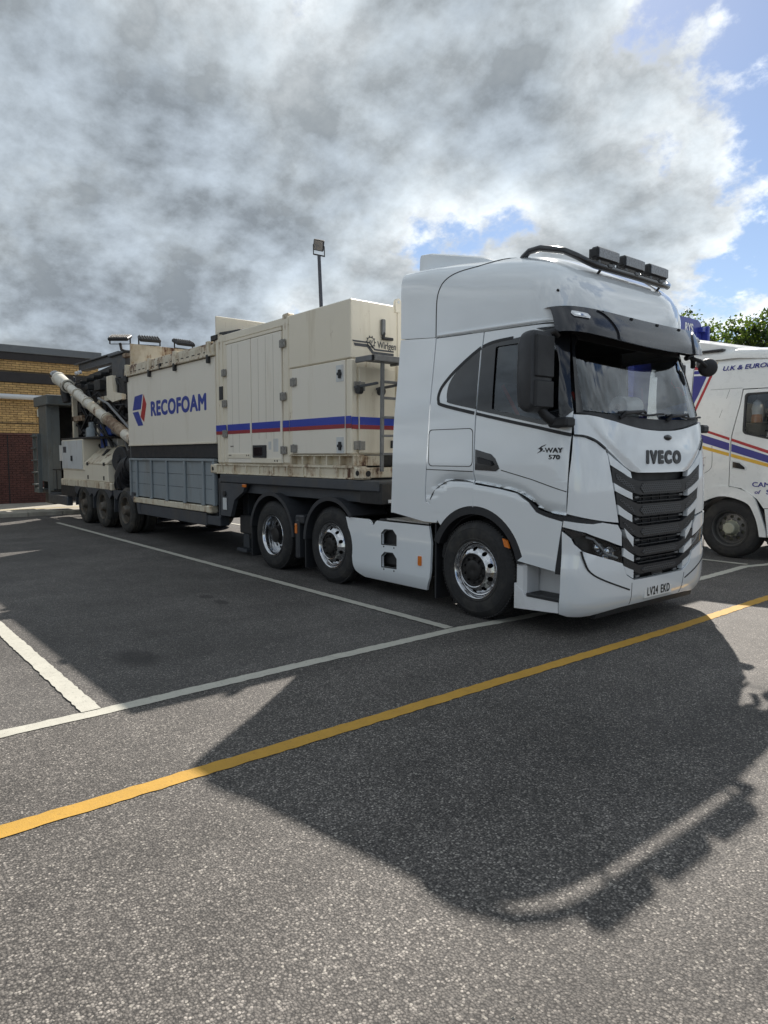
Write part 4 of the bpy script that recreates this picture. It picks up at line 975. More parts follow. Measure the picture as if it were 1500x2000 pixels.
bmx = bmesh.new(); bmx.from_mesh(do_.data); bmesh.ops.recalc_face_normals(bmx, faces=bmx.faces[:]); bmx.to_mesh(do_.data); bmx.free()
# sun visor
def vis_(t, v, off):           # v 0 = bottom edge, 1 = top edge
    v = max(v, 0)
    e = 2/3.4; c, s = max(math.cos(t), 0), math.sin(t); k = abs(s)**1.5
    zb = 2.745 + .085*k; zt = 3.015 + .055*k; z = zb + (zt - zb)*v
    f = -3.615 - .10*v**1.6; w = 1.235 - .03*v
    x = f - .47 + .47*c**e; y = w*math.copysign(abs(s)**e, s)
    nx, ny = c**(2 - e)/.47, math.copysign(abs(s)**(2 - e), s)/w; l = math.hypot(nx, ny) or 1
    return (x + nx/l*off, YC + y + ny/l*off, z)
T0 = R(86)
vo = patch('sun_visor', [(-T0, 0), (T0, 0), (T0 - .02, 1), (-T0 + .02, 1)], [], vis_, SMOKE, lor, off=0, thick=.02, du=.06, dv=.2)
patch('visor_underside', [(-T0, .0), (T0, .0), (T0, 1), (-T0, 1)], [], lambda t, v, o: tuple(Vector(vis_(t, 0, -.01)).lerp(Vector((wrap(t, 2.88, .005))), v) + Vector((0, 0, .02*v))), BLACKP, vo, off=0, thick=0, du=.1, dv=.5)
patch('visor_top', [(-T0, .0), (T0, .0), (T0, 1), (-T0, 1)], [], lambda t, v, o: tuple(Vector(vis_(t, 1, -.002)).lerp(Vector((wrap(t, 3.05, -.05))), v) + Vector((0, 0, .03*v))), SMOKE, vo, off=0, thick=0, du=.1, dv=.5)
for sg in (1, -1):
    q = [(sg*a, b) for a, b in curve([(-.40, .0), (-.41, .3), (-.46, .6), (-.54, .85), (-.64, .97)], 4)]
    patch('visor_rib', band(q, .035), [], vis_, SMOKE, vo, off=.016, thick=.016, du=.1, dv=.1)
    q = [(-1.16, .70), (-1.13, .80), (-.86, .74), (-.83, .62), (-.85, .55), (-1.12, .58)]; q = q if sg > 0 else [(-a, b) for a, b in q]
    ml = patch('marker_lamp', q, [], vis_, LENSW, vo, off=.014, thick=.014, du=.05, dv=.2)
    q2 = [(-1.12, .72), (-.90, .68), (-.90, .61), (-1.11, .63)]; q2 = q2 if sg > 0 else [(-a, b) for a, b in q2]
    patch('lamp_insert', q2, [], vis_, CHROMEL, ml, off=.018, thick=.006, du=.05, dv=.2)
for y in (-.42, .05, .5, -.85): p = Vector(vis_(math.copysign(math.asin((abs(y)/1.22)**1.7), y), .93, 0)); B().obox(p, ((.014, 0, 0), (0, .016, 0), (0, 0, .012)), .004).build('visor_fixing', SEAM, vo)
# roof light bar
bar = [(-4.72, -.86, 3.62), (-4.66, -.865, 3.70), (-4.58, -.865, 3.745), (-4.45, -.86, 3.745), (-4.18, -.84, 3.665), (-4.06, -.81, 3.595), (-3.99, -.76, 3.545), (-3.955, -.68, 3.515), (-3.945, -.5, 3.51), (-3.94, 0, 3.51)]
full = [(x, YC + y, z) for x, y, z in bar] + [(x, YC - y, z) for x, y, z in bar[-2::-1]]
lb = B().tube(full, .033, 14).build('light_bar', BLACKG, lor)
ft = B()
for y in (-.55, .55): ft.bar((-3.96, YC + y, 3.50), (-4.02, YC + y, 3.44), .035, .012, up=(1, 0, .3))
for y in (-.86, .86): ft.box(-4.78, -4.66, YC + y - .03, YC + y + .03, 3.58, 3.65, .01)
ft.parts('bar_foot', STEELB, lb)
for y in (-.47, .0, .47):
    l = B().box(-4.02, -3.93, YC + y - .185, YC + y + .185, 3.575, 3.695, .018)
    for k in range(11): l.box(-4.045, -4.015, YC + y - .165 + .033*k, YC + y - .158 + .033*k, 3.585, 3.685, .001)
    l.box(-4.01, -3.94, YC + y - .2, YC + y - .186, 3.60, 3.67, .004).box(-4.01, -3.94, YC + y + .186, YC + y + .2, 3.60, 3.67, .004)
    l = l.build('lamp', BLACKP, lb)
    B().box(-3.932, -3.922, YC + y - .17, YC + y + .17, 3.59, 3.68, .004).build('lamp_lens', LENS, l)
    k = B()
    for d in (-.12, .12): k.box(-3.99, -3.95, YC + y + d - .02, YC + y + d + .02, 3.53, 3.58, .004)
    k.box(-3.935, -3.90, YC + y - .03, YC + y + .03, 3.51, 3.545, .008)
    k.parts('lamp_bracket', GALV, l)
# mirrors
for sg in (-1, 1):
    yo = YC + sg*(1.45 if sg < 0 else 1.40)
    mx_ = 0 if sg < 0 else -.24
    hs = [(x + mx_, z) for x, z in curve([(-4.13, 2.71), (-4.09, 2.79), (-4.0, 2.815), (-3.95, 2.80), (-3.93, 2.74), (-3.93, 2.2), (-3.95, 2.12), (-4.02, 2.085), (-4.10, 2.12), (-4.13, 2.19), (-4.14, 2.45), (-4.13, 2.71)], 4)[:-1]]
    m = B(); cx, cz = -4.03 + mx_, 2.45
    prof = [(-.145, .72), (-.125, .92), (-.08, 1.0), (.08, 1.0), (.12, .95), (.145, .75)]
    n = len(hs); vs_ = [(cx + (x - cx)*k, yo + sg*a, cz + (z - cz)*(1 - (1 - k)*.5)) for a, k in prof for x, z in hs]
    m.add(vs_, [(i*n + j, i*n + (j + 1) % n, (i + 1)*n + (j + 1) % n, (i + 1)*n + j) for i in range(len(prof) - 1) for j in range(n)] + [tuple(range(n))[::-1], tuple(range((len(prof) - 1)*n, len(prof)*n))])
    mo = m.build('mirror', DARKP, lor, ang=45)
    bmx = bmesh.new(); bmx.from_mesh(mo.data); bmesh.ops.recalc_face_normals(bmx, faces=bmx.faces[:]); bmx.to_mesh(mo.data); bmx.free()
    B().box(-3.945 + mx_, -3.905 + mx_, yo - .125, yo + .125, 2.40, 2.77, .03).build('upper_shell', BLACKP, mo); B().box(-3.945 + mx_, -3.905 + mx_, yo - .125, yo + .125, 2.13, 2.37, .03).build('lower_shell', BLACKP, mo)
    B().box(-4.142 + mx_, -4.128 + mx_, yo - .09, yo + .085, 2.2, 2.7, .004).build('mirror_glass', CHROMEL, mo)
    ar = B().tube([(-3.98, YC + sg*1.19, 2.80), (-3.96, YC + sg*1.28, 2.83), (-3.97, yo - sg*.06, 2.79), (-4.0, yo, 2.72)], .028, 10)
    ar.tube([(-3.90, YC + sg*1.16, 2.0), (-3.92, YC + sg*1.30, 2.0), (-3.96, yo - sg*.08, 2.06), (-4.0, yo, 2.16)], [.055, .05, .045, .04], 12)
    ar.parts('mirror_arm', BLACKP, mo)
    B().box(-3.97, -3.75, YC + sg*1.20, YC + sg*1.34, 1.955, 2.045, .035).build('mirror_foot', BLACKP, mo)
km_ = B(); kc = Vector((-3.83, 7.96, 2.70))
km_.lathe(kc, (.55, -.75, -.25), [(-.09, .02), (-.08, .06), (-.05, .09), (0, .105), (.03, .10), (.045, .085), (.055, .05), (.058, 0)], 22)
kmo = km_.build('kerb_mirror', DARKP, lor, ang=45)
B().tube([(-3.86, 7.62, 2.78), (-3.80, 7.72, 2.75), (-3.81, 7.87, 2.71)], .022, 8).build('mirror_arm', BLACKP, kmo)
# --- cab interior
db = B(); db.prism([(-4.35, 1.62), (-3.83, 1.62), (-3.80, 1.95), (-3.84, 2.06), (-4.12, 2.07), (-4.35, 1.95)], 'Y', YC - 1.08, YC + 1.08)
db.prism([(-4.45, 1.9), (-4.12, 1.9), (-4.12, 2.10), (-4.25, 2.13), (-4.45, 2.05)], 'Y', YC - .95, YC - .30)
db.build('dashboard', LINER, lor)
sw = B(); c0 = Vector((-4.50, YC - .62, 2.05)); nx = Vector((-.5, 0, .86)); u, w_, _ = basis(nx)
sw.tube([c0 + (u*math.cos(a) + w_*math.sin(a))*.22 for a in [2*math.pi*i/28 for i in range(29)]], .016, 8)
for a in (0, 2.1, 4.2): sw.bar(c0, c0 + (u*math.cos(a) + w_*math.sin(a))*.22, .05, .02)
sw.cyl(c0, c0 - nx*.35, .04); sw.build('steering_wheel', BLACKP, lor)
for y, mm in ((-.62, SEAT), (.62, SEAT)):
    st = B().box(-5.05, -4.55, YC + y - .26, YC + y + .26, 1.60, 1.78, .06).obox((-5.03, YC + y, 2.12), ((.07, 0, 0), (0, .25, 0), (-.10, 0, .40)), .06).obox((-5.12, YC + y, 2.60), ((.05, 0, 0), (0, .14, 0), (0, 0, .09)), .04)
    so = st.build('seat', mm, lor)
    B().bar((-4.97, YC + y - .18, 2.45), (-4.80, YC + y + .16, 1.80), .05, .008, up=(1, 0, 0)).build('seat_belt', SEATR, so)
B().box(-5.48, -5.15, YC - 1.05, YC + 1.05, 1.9, 2.12, .05).build('bunk', SEATB, lor)
B().box(-5.5, -3.98, YC - 1.12, YC + 1.12, 2.93, 2.955, .01).build('headlining', LINER, lor)
for s in (-1, 1): B().box(-5.5, -4.76, YC + s*1.10, YC + s*1.15, 1.5, 2.93, .01).build('leak_stop_lining', LINER, lor)  # unseen linings added to stop sunlight leaking through the panel gaps
# paper roll on the dashboard
pr_ = thing('paper_roll', 'white paper roll lying on the dashboard behind the windscreen', 'paper roll', (-3.94, YC - .16, 2.066))
c0 = Vector((-3.90, YC - .14, 2.185)); a0 = Vector((.12, 1, 0)).normalized()
ro = B().lathe(c0 - a0*.13, a0, [(0, .03), (0, .105), (.004, .11), (.256, .11), (.26, .105), (.26, .03)], 28).build('paper', PAPER, pr_)
B().lathe(c0 - a0*.132, a0, [(0, .031), (0, .024), (.264, .024), (.264, .031)], 20).build('core', CARD, pr_)
# --- chassis and running gear
ch_ = B()
for s in (-1, 1):
    ch_.box(-10.1, -4.3, YC + s*.40 - .04, YC + s*.40 + .04, .72, 1.0, .01)
for x in (-9.9, -8.4, -6.9, -5.3): ch_.box(x - .05, x + .05, YC - .42, YC + .42, .76, .96, .01)
ch_.parts('chassis_member', STEELB, lor)
ax = B()
for x in (-4.93, -7.52, -9.05): ax.cyl((x, YC - 1.0, .51), (x, YC + 1.0, .51), .075, n=14)
ax.parts('axle', STEELB, lor)
B().box(-5.75, -3.95, YC - .82, YC + .82, .26, 1.15, .06).build('engine', STEELB, lor)  # plain block added to stop sunlight coming through under the cab
tk = B()
for s in (-1, 1): tk.box(-7.0, -5.72, YC + s*.50, YC + s*1.16, .30, .88, .09)
tk.parts('fuel_tank', STEELB, lor)
fw = B().lathe((-8.55, YC, 1.04), (0, 0, 1), [(0, .46), (.03, .5), (.08, .5), (.10, .47), (.10, .06), (.06, .05)], 36); fw.box(-8.9, -8.2, YC - .45, YC + .45, .98, 1.05, .01)
fw.build('fifth_wheel', STEELB, lor)
B().box(-6.42, -5.68, YC - 1.2, YC - .5, .925, .945, .004).box(-6.42, -5.68, YC + .5, YC + 1.2, .925, .945, .004).parts('catwalk_plate', ALU, lor)
B().box(-6.6, -6.46, YC - 1.18, YC + 1.1, .86, .93, .02).build('catwalk_bracket', STEELB, lor)
hs = B()
for k in range(3): hs.tube([(-5.65, YC - .2 + .14*k, 1.6), (-6.1, YC - .25 + .16*k, 1.15), (-6.7, YC - .2 + .12*k, 1.1), (-7.2, YC - .15 + .1*k, 1.35)], .018, 8)
hs.build('air_lines', [BLACKP], lor)
for s in (-1, 1):
    wheel(lor, -4.93, YC + s*1.235, .51, .31, s, CHROME, RUBBER, HUB, 'convex', label='polished front wheel with round hand holes')
    wheel(lor, -7.52, YC + s*1.235, .51, .31, s, CHROME, RUBBER, HUB, 'convex', label='polished middle wheel with round hand holes')
    wheel(lor, -9.05, YC + s*1.235, .51, .55, s, CHROME, RUBBER, HUB, 'dish', label='deep dished polished drive wheel')
    for cx, a0, a1 in ((-7.52, 42, 178), (-9.05, 2, 172)):
        A = lambda r, a, b, cx=cx: arch(r, a, b, 26, cx, .52)
        mo = B().prism(A(.625, a0, a1) + A(.598, a1, a0), 'Y', YC + s*.66, YC + s*1.255)
        mo.prism(A(.640, a0, a1) + A(.585, a1, a0), 'Y', YC + s*1.245, YC + s*1.27)
        mo = mo.build('mudguard', DARKP, lor, ang=40)
        B().box(cx - .645, cx - .62, YC + s*.68, YC + s*1.24, .13, .62, .004).build('mud_flap', BLACKP, mo)
    B().box(-8.42, -8.20, YC + s*1.0, YC + s*1.24, .74, .86, .02).box(-8.40, -8.30, YC + s*1.1, YC + s*1.255, .24, .80, .02).parts('mudguard_bracket', DARKP, lor)
    B().box(-8.385, -8.335, YC + s*1.25, YC + s*1.266, .60, .74, .006).build('marker_reflector', ORANGE, lor)

# ------------------------------------------------------------------ low-loader trailer
NY, FY = 5.33, 7.77          # near and far sides of the load
tr = thing('low_loader_trailer', 'dark grey three axle low loader trailer carrying the mixing plant', 'trailer', (-14, YC, 0))
d = B(); d.box(-10.78, -6.55, NY - .005, FY + .005, 1.255, 1.395, .015); d.box(-10.7, -6.7, NY + .1, FY - .1, 1.10, 1.25, .01)
d.build('gooseneck_deck', STEEL, tr)
d = B().box(-6.95, -6.52, NY + .02, FY - .02, 1.10, 1.36, .01); d.build('front_beam', STEELB, tr)
B().box(-6.515, -6.508, NY + .55, NY + .95, 1.16, 1.31, .002).build('notice_plate', GREYP, tr)
B().box(-6.515, -6.505, NY + .12, NY + .30, 1.12, 1.16, .002).build('front_marker', LENSW, tr)
for s, y in ((-1, NY), (1, FY)):
    n = B().prism([(-10.80, 1.25), (-9.90, 1.25), (-9.98, 1.12), (-10.28, .98), (-10.42, .70), (-10.80, .70)], 'Y', y, y - s*.07)
    n.prism([(-10.84, 1.32), (-10.78, 1.32), (-10.78, .66), (-10.84, .66)], 'Y', y - .006*(-s) if 0 else y, y - s*.25)
    n = n.build('neck_plate', STEEL, tr)
    B().box(-10.66, -10.53, y + s*.004, y + s*.02, .80, 1.0, .004).build('reflector_plate', PALE, n)
    B().cyl((-10.6, y + s*.002, 1.07), (-10.6, y + s*.03, 1.07), .045, n=14).build('towing_eye', STEELB, n)
    B().box(-9.98, -9.86, y + s*.0, y + s*.02, 1.20, 1.245, .004).build('side_marker', ORANGE, n)
    bm = B().box(-14.5, -11.35, y, y - s*.16, .475, .70, .012).box(-11.35, -10.85, y - s*.02, y - s*.2, .50, .66, .01)
    bm.parts('side_beam', STEEL, tr)
    # fenders over the three axles
    for i, cx in enumerate((-15.38, -16.93, -18.36)):
        fe = B(); zt = .92
        fe.prism([(cx - .72, zt), (cx + .70, zt), (cx + .70, .80)] + [(cx + .60*math.cos(R(a)), .50 + .42*math.sin(R(a))) for a in range(30, 151, 12)] + [(cx - .72, .78)], 'Y', y + s*.012, y - s*.03)
        fe.box(cx - .70, cx + .70, y, y - s*.6, zt - .035, zt - .002, .008)
        fe.prism([(cx - .72, .80), (cx - .66, .80), (cx - .70, .42), (cx - .73, .42)], 'Y', y, y - s*.5)
        if i == 0: fe.prism([(cx + .58, .915), (cx + .86, .80), (cx + .95, .48), (cx + .78, .48), (cx + .70, .72)], 'Y', y + s*.012, y - s*.5)
        fe.build('fender', STEEL, tr)
        wheel(tr, cx, y + s*.0, .50, .26, s, DULLRIM, RUBBERD, DULLRIM, 'trailer', n=44, label='dusty trailer wheel')
        inn = B().lathe((cx, y - s*.30, .50), (0, s, 0), [(-.24, .28), (-.24, .47), (-.2, .5), (-.04, .5), (0, .47), (0, .28)], 36); inn.build('inner_tyre', RUBBERD, tr)
d = B(); d.box(-21.0, -10.84, YC - .55, YC - .35, .62, .90, .01); d.box(-21.0, -10.84, YC + .35, YC + .55, .62, .90, .01)
for x in (-11.2, -12.3, -13.4, -14.4, -16.1, -17.6, -19.2, -20.8): d.box(x - .06, x + .06, NY + .12, FY - .12, .60, .74, .01)
d.parts('main_frame', STEELB, tr)
d = B()
for cx in (-15.38, -16.93, -18.36): d.cyl((cx, NY + .2, .5), (cx, FY - .2, .5), .07, n=12)
d.parts('axle', STEELB, tr)
B().box(-20.28, -14.6, NY + .05, FY - .05, .80, .89, .01).build('rear_deck', STEELB, tr)
d = B().box(-21.65, -19.75, NY - .03, NY + .12, .36, .60, .02).box(-21.65, -19.75, FY - .12, FY + .03, .36, .60, .02).box(-21.66, -21.50, NY, FY, .38, .64, .02); d.parts('rear_bumper', STEEL, tr)
d = B().box(-20.4, -19.0, NY + .0, NY + .06, .62, .90, .008); d.build('rear_side_plate', STEELB, tr)
d = B()
for s in (-1, 1): d.box(-10.75, -10.55, YC + s*.75 - .07, YC + s*.75 + .07, .12, 1.1, .01).box(-10.82, -10.48, YC + s*.75 - .16, YC + s*.75 + .16, .06, .12, .01)
d.parts('landing_leg', STEEL, tr)
B().box(-10.4, -9.9, NY + .15, NY + .5, .42, .72, .02).box(-10.35, -10.0, NY + .3, NY + .7, .30, .42, .02).build('tool_box', STEELB, tr)

# ------------------------------------------------------------------ cream plant container over the gooseneck
ct_ = thing('plant_container', 'cream machinery container with blue and red stripe behind the white cab', 'container', (-8.9, YC, 1.39))
def casting(b, x, y, z, sx=.18, sy=.16, sz=.12): b.box(x - sx/2, x + sx/2, y - sy/2, y + sy/2, z, z + sz, .02)
bs = B()
for s, y in ((-1, NY), (1, FY)):
    bs.box(-11.0, -6.9, y - s*.02, y - s*.14, 1.402, 1.55, .006)
    bs.box(-11.0, -6.9, y + s*.005, y - s*.10, 1.540, 1.565, .004); bs.box(-11.0, -6.9, y + s*.005, y - s*.10, 1.398, 1.418, .004)
    for k in range(10): x = -10.7 + .41*k; bs.box(x - .012, x + .012, y + s*.004, y - s*.03, 1.415, 1.545, .003)
bs.box(-6.98, -6.86, NY + .1, FY - .1, 1.42, 1.55, .006); bs.box(-11.05, -10.93, NY + .1, FY - .1, 1.42, 1.55, .006)
bs.parts('base_frame', BEIGER, ct_)
cb_ = B()
for y in (NY + .05, FY - .05): casting(cb_, -10.98, y, 1.40, .2, .16, .16); casting(cb_, -6.93, y, 1.40, .2, .16, .15)
cb_ = cb_.parts('corner_casting', BEIGER, ct_)
h = B()
for x in (-7.0, -6.88): pass
for x in (-10.98, -6.93): h.cyl((x, NY - .035, 1.48), (x, NY - .028, 1.48), .034, n=14)
h.cyl((-6.83, NY + .06, 1.475), (-6.822, NY + .06, 1.475), .038, n=14)
for v in range(len(h.v)): pass
h.parts('lifting_hole', SEAM, cb_)
rb_ = B()                      # raised ribbed plinth below the front compartment
rb_.box(-8.55, -7.06, NY + .10, NY + .14, 1.565, 1.70, .004); rb_.box(-8.58, -7.04, NY, NY + .16, 1.695, 1.712, .003); rb_.box(-8.58, -7.04, NY, NY + .16, 1.566, 1.575, .003)
for k in range(6): x = -8.55 + .296*k; rb_.box(x - .012, x + .012, NY + .005, NY + .12, 1.575, 1.695, .003)
rb_.box(-7.07, -7.02, NY + .05, NY + .42, 1.57, 1.70, .005)
rb_.build('ribbed_plinth', BEIGER, ct_)
B().box(-8.5, -7.12, NY + .15, FY - .05, 1.56, 1.71, .004).build('plinth_core', STEELB, ct_)
bd = B(); bd.box(-10.86, -8.56, NY + .03, FY - .03, 1.56, 3.62, .01); bd.build('rear_body', BEIGE, ct_)
bd = B(); bd.box(-8.56, -7.12, NY + .03, FY - .03, 1.71, 3.60, .01); bd.build('front_body', BEIGE, ct_)
# upper sheet of the front compartment
up = B().box(-8.555, -7.095, NY - .006, FY + .006, 2.93, 3.665, .012).build('upper_cover', BEIGE, ct_)
B().box(-7.5, -7.46, NY - .008, NY - .005, 2.95, 3.65, .001)
po = B()
po.box(-8.74, -8.575, NY - .002, NY + .10, 1.58, 3.69, .02); po.box(-10.86, -10.48, NY + .004, NY + .10, 1.58, 3.63, .015); po.box(-10.80, -10.74, NY - .012, NY + .03, 1.58, 3.62, .01)
po.box(-10.66, -10.60, NY - .012, NY + .03, 1.58, 3.62, .01); po.box(-7.21, -7.095, NY - .002, NY + .10, 1.715, 2.925, .018)
po.box(-8.56, -8.48, NY, NY + .06, 1.715, 2.925, .01)
po = po.parts('corner_post', BEIGE, ct_)
hd2 = B().box(-10.86, -8.57, NY - .004, NY + .1, 3.55, 3.665, .01); hd2.box(-10.5, -8.76, NY - .008, NY + .02, 3.50, 3.545, .004); hd2.parts('top_rail', BEIGE, ct_)
casting(B(), 0, 0, 0)
cc_ = B(); casting(cc_, -8.66, NY + .06, 3.62, .16, .13, .10); casting(cc_, -10.8, NY + .06, 3.60, .16, .13, .10); cc_.parts('corner_casting', BEIGER, ct_)
CREAM = CREAMW
def door(name, x0, x1, z0, z1, m=CREAM, parent=ct_, y=NY, pr=.012):
    o = B().box(x0, x1, y - pr, y + .03, z0, z1, .008).build(name, m, parent)
    return o
def stripe(o, x0, x1, y, zt=2.205, mid=2.105, zb=2.05):
    B().box(x0, x1, y - .004, y + .001, mid, zt, .0005).build('blue_stripe', BLUEB, o); B().box(x0, x1, y - .004, y + .001, zb, mid - .0005, .0005).build('red_stripe', REDD, o)
d1 = door('door', -10.45, -9.665, 1.585, 3.49); d2 = door('door', -9.645, -8.76, 1.585, 3.49)
for o, a, b_ in ((d1, -10.44, -9.70), (d2, -9.635, -8.80)): stripe(o, a, b_, NY - .012)
stripe(po, -10.86, -10.50, NY - .012); stripe(po, -8.74, -8.575, NY - .002); stripe(po, -8.56, -8.49, NY); stripe(po, -7.21, -7.096, NY - .002)
d3 = door('door', -8.475, -7.215, 1.725, 2.915); stripe(d3, -8.47, -7.22, NY - .012)
gr = B()
for x in (-10.27, -10.05): gr.box(x - .003, x + .003, NY - .0135, NY - .01, 1.75, 3.46, .0005)
for x in (-9.42, -9.2, -8.98): gr.box(x - .003, x + .003, NY - .0135, NY - .01, 1.95, 3.46, .0005)
gr.build('door_groove', mat('cream_groove', (.44, .41, .34), .6), d1)
B().box(-10.47, -9.70, NY - .022, NY - .01, 1.66, 1.73, .004).build('lower_flap', BEIGE, d1)
B().box(-9.66, -8.77, NY - .02, NY - .01, 1.59, 1.66, .004).build('lower_flap', BEIGE, d2)
fx = B()
for x in (-10.38, -10.33, -9.80, -9.74): fx.cyl((x, NY - .026, 1.705), (x, NY - .02, 1.705), .012, n=8)
for x in (-10.33, -10.27): fx.cyl((x, NY - .02, 1.85), (x, NY - .012, 1.85), .012, n=8)
for x in (-8.95, -8.88): fx.cyl((x, NY - .026, 1.625), (x, NY - .02, 1.625), .012, n=8)
fx.build('bolt_heads', SEAM, d1)
v = B().box(-9.60, -9.20, NY - .03, NY - .01, 1.67, 1.86, .012); v = v.build('vent_box', BLACKP, d2)
B().box(-9.56, -9.30, NY - .036, NY - .029, 1.70, 1.83, .004).build('vent_flap', BLACKG, v)
B().box(-9.0, -8.86, NY - .014, NY - .011, 1.76, 1.95, .0005).box(-9.14, -9.06, NY - .014, NY - .011, 1.79, 1.91, .0005).parts('notice_sticker', PALE, d2)
B().box(-10.72, -10.60, NY - .02, NY + .0, 2.62, 2.84, .01).build('black_catch', BLACKP, po)
HIN = mat('hinge_steel', (.28, .27, .25), .5, metal=.4, var=.25, vscale=30)
def hinge(o, x, z, y=NY, ax='X'):
    b = B()
    if ax == 'X':
        b.box(x - .075, x - .012, y - .028, y - .008, z - .055, z + .055, .004).box(x + .012, x + .075, y - .028, y - .008, z - .055, z + .055, .004).cyl((x, y - .025, z - .06), (x, y - .025, z + .06), .014, n=10)
        for dz in (-.03, .03):
            for dx in (-.045, .045): b.cyl((x + dx, y - .034, z + dz), (x + dx, y - .028, z + dz), .010, n=6)
    else:
        b.box(y + .005, y + .025, x - .085, x - .012, z - .055, z + .055, .004).box(y + .005, y + .025, x + .012, x + .085, z - .055, z + .055, .004).cyl((y + .024, x, z - .06), (y + .024, x, z + .06), .014, n=10)
    b.build('hinge', HIN, o)
for z in (3.26, 2.42, 1.72): pass
for z in (3.30, 2.55, 1.78): hinge(d2, -8.70, z, NY - .006)
for z in (2.73, 1.80): hinge(d3, -8.42, z, NY - .006)
for z in (3.05, 2.55, 2.06): hinge(d1, -10.53, z, NY - .004)
for z in (2.74, 1.82):
    hp = B().box(-7.40, -7.24, NY - .016, NY - .011, z - .09, z + .12, .002).parts('handle_plate', PALE, d3)
    B().box(-7.33, -7.29, NY - .045, NY - .012, z - .05, z + .06, .01).box(-7.36, -7.27, NY - .04, NY - .02, z - .01, z + .025, .006).build('door_handle', BLACKP, hp)
B().box(-9.66 - .006, -9.65, NY - .01, NY + .01, 1.6, 3.49, .001)
for i in range(3): pass
# front end (faces the cab)
FX = -7.10
fd = B().box(FX - .03, FX + .012, NY + .12, NY + .72, 1.73, 2.83, .008).build('end_door', BEIGE, ct_)
B().box(FX - .03, FX + .012, NY + .80, FY - .2, 1.73, 2.83, .008).build('end_panel', BEIGE, ct_)
for o, a, b_ in ((fd, NY + .13, NY + .71),):
    B().box(FX + .0115, FX + .016, a, b_, 2.095, 2.195, .0005).build('blue_stripe', BLUEB, o); B().box(FX + .0115, FX + .016, a, b_, 2.04, 2.0945, .0005).build('red_stripe', REDD, o)
B().box(FX + .004, FX + .0095, NY + .002, NY + .11, 2.095, 2.195, .0005).build('blue_stripe', BLUEB, po); B().box(FX + .004, FX + .0095, NY + .002, NY + .11, 2.04, 2.0945, .0005).build('red_stripe', REDD, po)
for z in (2.58, 1.83): hinge(fd, NY + .12, z, FX + .008, 'Y')
B().box(FX + .012, FX + .04, NY + .64, NY + .68, 1.80, 1.90, .01).build('door_handle', BLACKP, fd)
B().box(FX - .02, FX + .02, NY + .76, NY + .80, 1.72, 3.63, .006).build('end_rail', BEIGE, ct_)
lg = B().prism([(NY + .72, 3.58), (NY + .82, 3.58), (NY + .82, 3.72), (NY + .80, 3.755), (NY + .77, 3.765), (NY + .74, 3.755), (NY + .72, 3.72)], 'X', FX - .02, FX + .025); lg = lg.build('lifting_lug', BEIGE, ct_)
B().cyl((FX + .024, NY + .77, 3.715), (FX + .028, NY + .77, 3.715), .02, n=14).cyl((FX - .024, NY + .77, 3.715), (FX - .019, NY + .77, 3.715), .02, n=14).build('lug_hole', PALE, lg)
lh = B().box(FX + .008, FX + .05, NY + .475, NY + .535, 3.26, 3.46, .01).parts('latch', GALV, up)
B().box(FX + .02, FX + .06, NY + .48, NY + .66, 3.20, 3.235, .008).box(FX + .02, FX + .05, NY + .485, NY + .525, 3.20, 3.30, .008).build('latch_handle', BLACKP, lh)
# maker's mark and wedge stripes
lx = FX + .0085
sg_ = B()
for dz in (0, -.055):
    sg_.prism([(NY + .015, 3.155 + dz), (NY + .30, 3.155 + dz), (NY + .385, 3.075 + dz*.6), (NY + .70, 3.075 + dz*.6), (NY + .70, 3.055 + dz*.55), (NY + .375, 3.055 + dz*.55), (NY + .29, 3.135 + dz), (NY + .03, 3.135 + dz)] if dz == 0 else
              [(NY + .035, 3.122), (NY + .275, 3.122), (NY + .36, 3.04), (NY + .70, 3.04), (NY + .70, 3.008), (NY + .34, 3.008), (NY + .255, 3.085), (NY + .06, 3.085)], 'X', lx - .002, lx + .001)
sg_.build('mark_stripes', INKB, up)
text('lettering', 'Wirlgen', .125, INKB, up, (lx, NY + .585, 3.128), (0, 1, 0), (0, 0, 1), .001, .001, sx=.78)
cg = B(); cy, cz = NY + .315, 3.155
cg.add([(lx + .001, cy + r*math.cos(2*math.pi*i/28), cz + r*math.sin(2*math.pi*i/28)) for r in (.055, .066) for i in range(28)], [(i, (i + 1) % 28, 28 + (i + 1) % 28, 28 + i) for i in range(28)])
for i in range(10): a = 2*math.pi*i/10; cg.prism([(cy + r*math.cos(a + t), cz + r*math.sin(a + t)) for r, t in ((.06, -.2), (.082, -.05), (.085, .05), (.06, .2))], 'X', lx, lx + .001)
cg.build('gear_mark', INKB, up); text('lettering', 'W', .07, INKB, up, (lx, cy, cz), (0, 1, 0), (0, 0, 1), .001)
# folding ladder with platform
ld = thing('access_ladder', 'grey folding steel ladder with a small platform on the end of the cream container', 'ladder', (-6.9, NY + .4, 1.5))
pl = B(); px0, px1 = FX + .06, FX + .42; py0, py1 = NY + .02, NY + .62
pl.box(px0, px1, py0, py0 + .03, 2.86, 2.93, .006).box(px0, px1, py1 - .03, py1, 2.86, 2.93, .006).box(px1 - .03, px1, py0, py1, 2.86, 2.93, .006)
for k in range(7): pl.box(px0 + .05*k, px0 + .05*k + .028, py0 + .03, py1 - .03, 2.89, 2.925, .003)
pl.build('platform', GALV, ld)
for y in (NY + .22, NY + .62):
    st_ = B().bar((px1 - .06, y, 2.94), (px1 - .10, y + .02, 1.50), .05, .03, up=(1, 0, 0)); st_.build('stile', GALV, ld)
for z in (2.62, 2.42, 2.18, 1.95, 1.72): B().bar((px1 - .085, NY + .22, z), (px1 - .085, NY + .62, z), .05, .03).build('rung', GALV, ld)
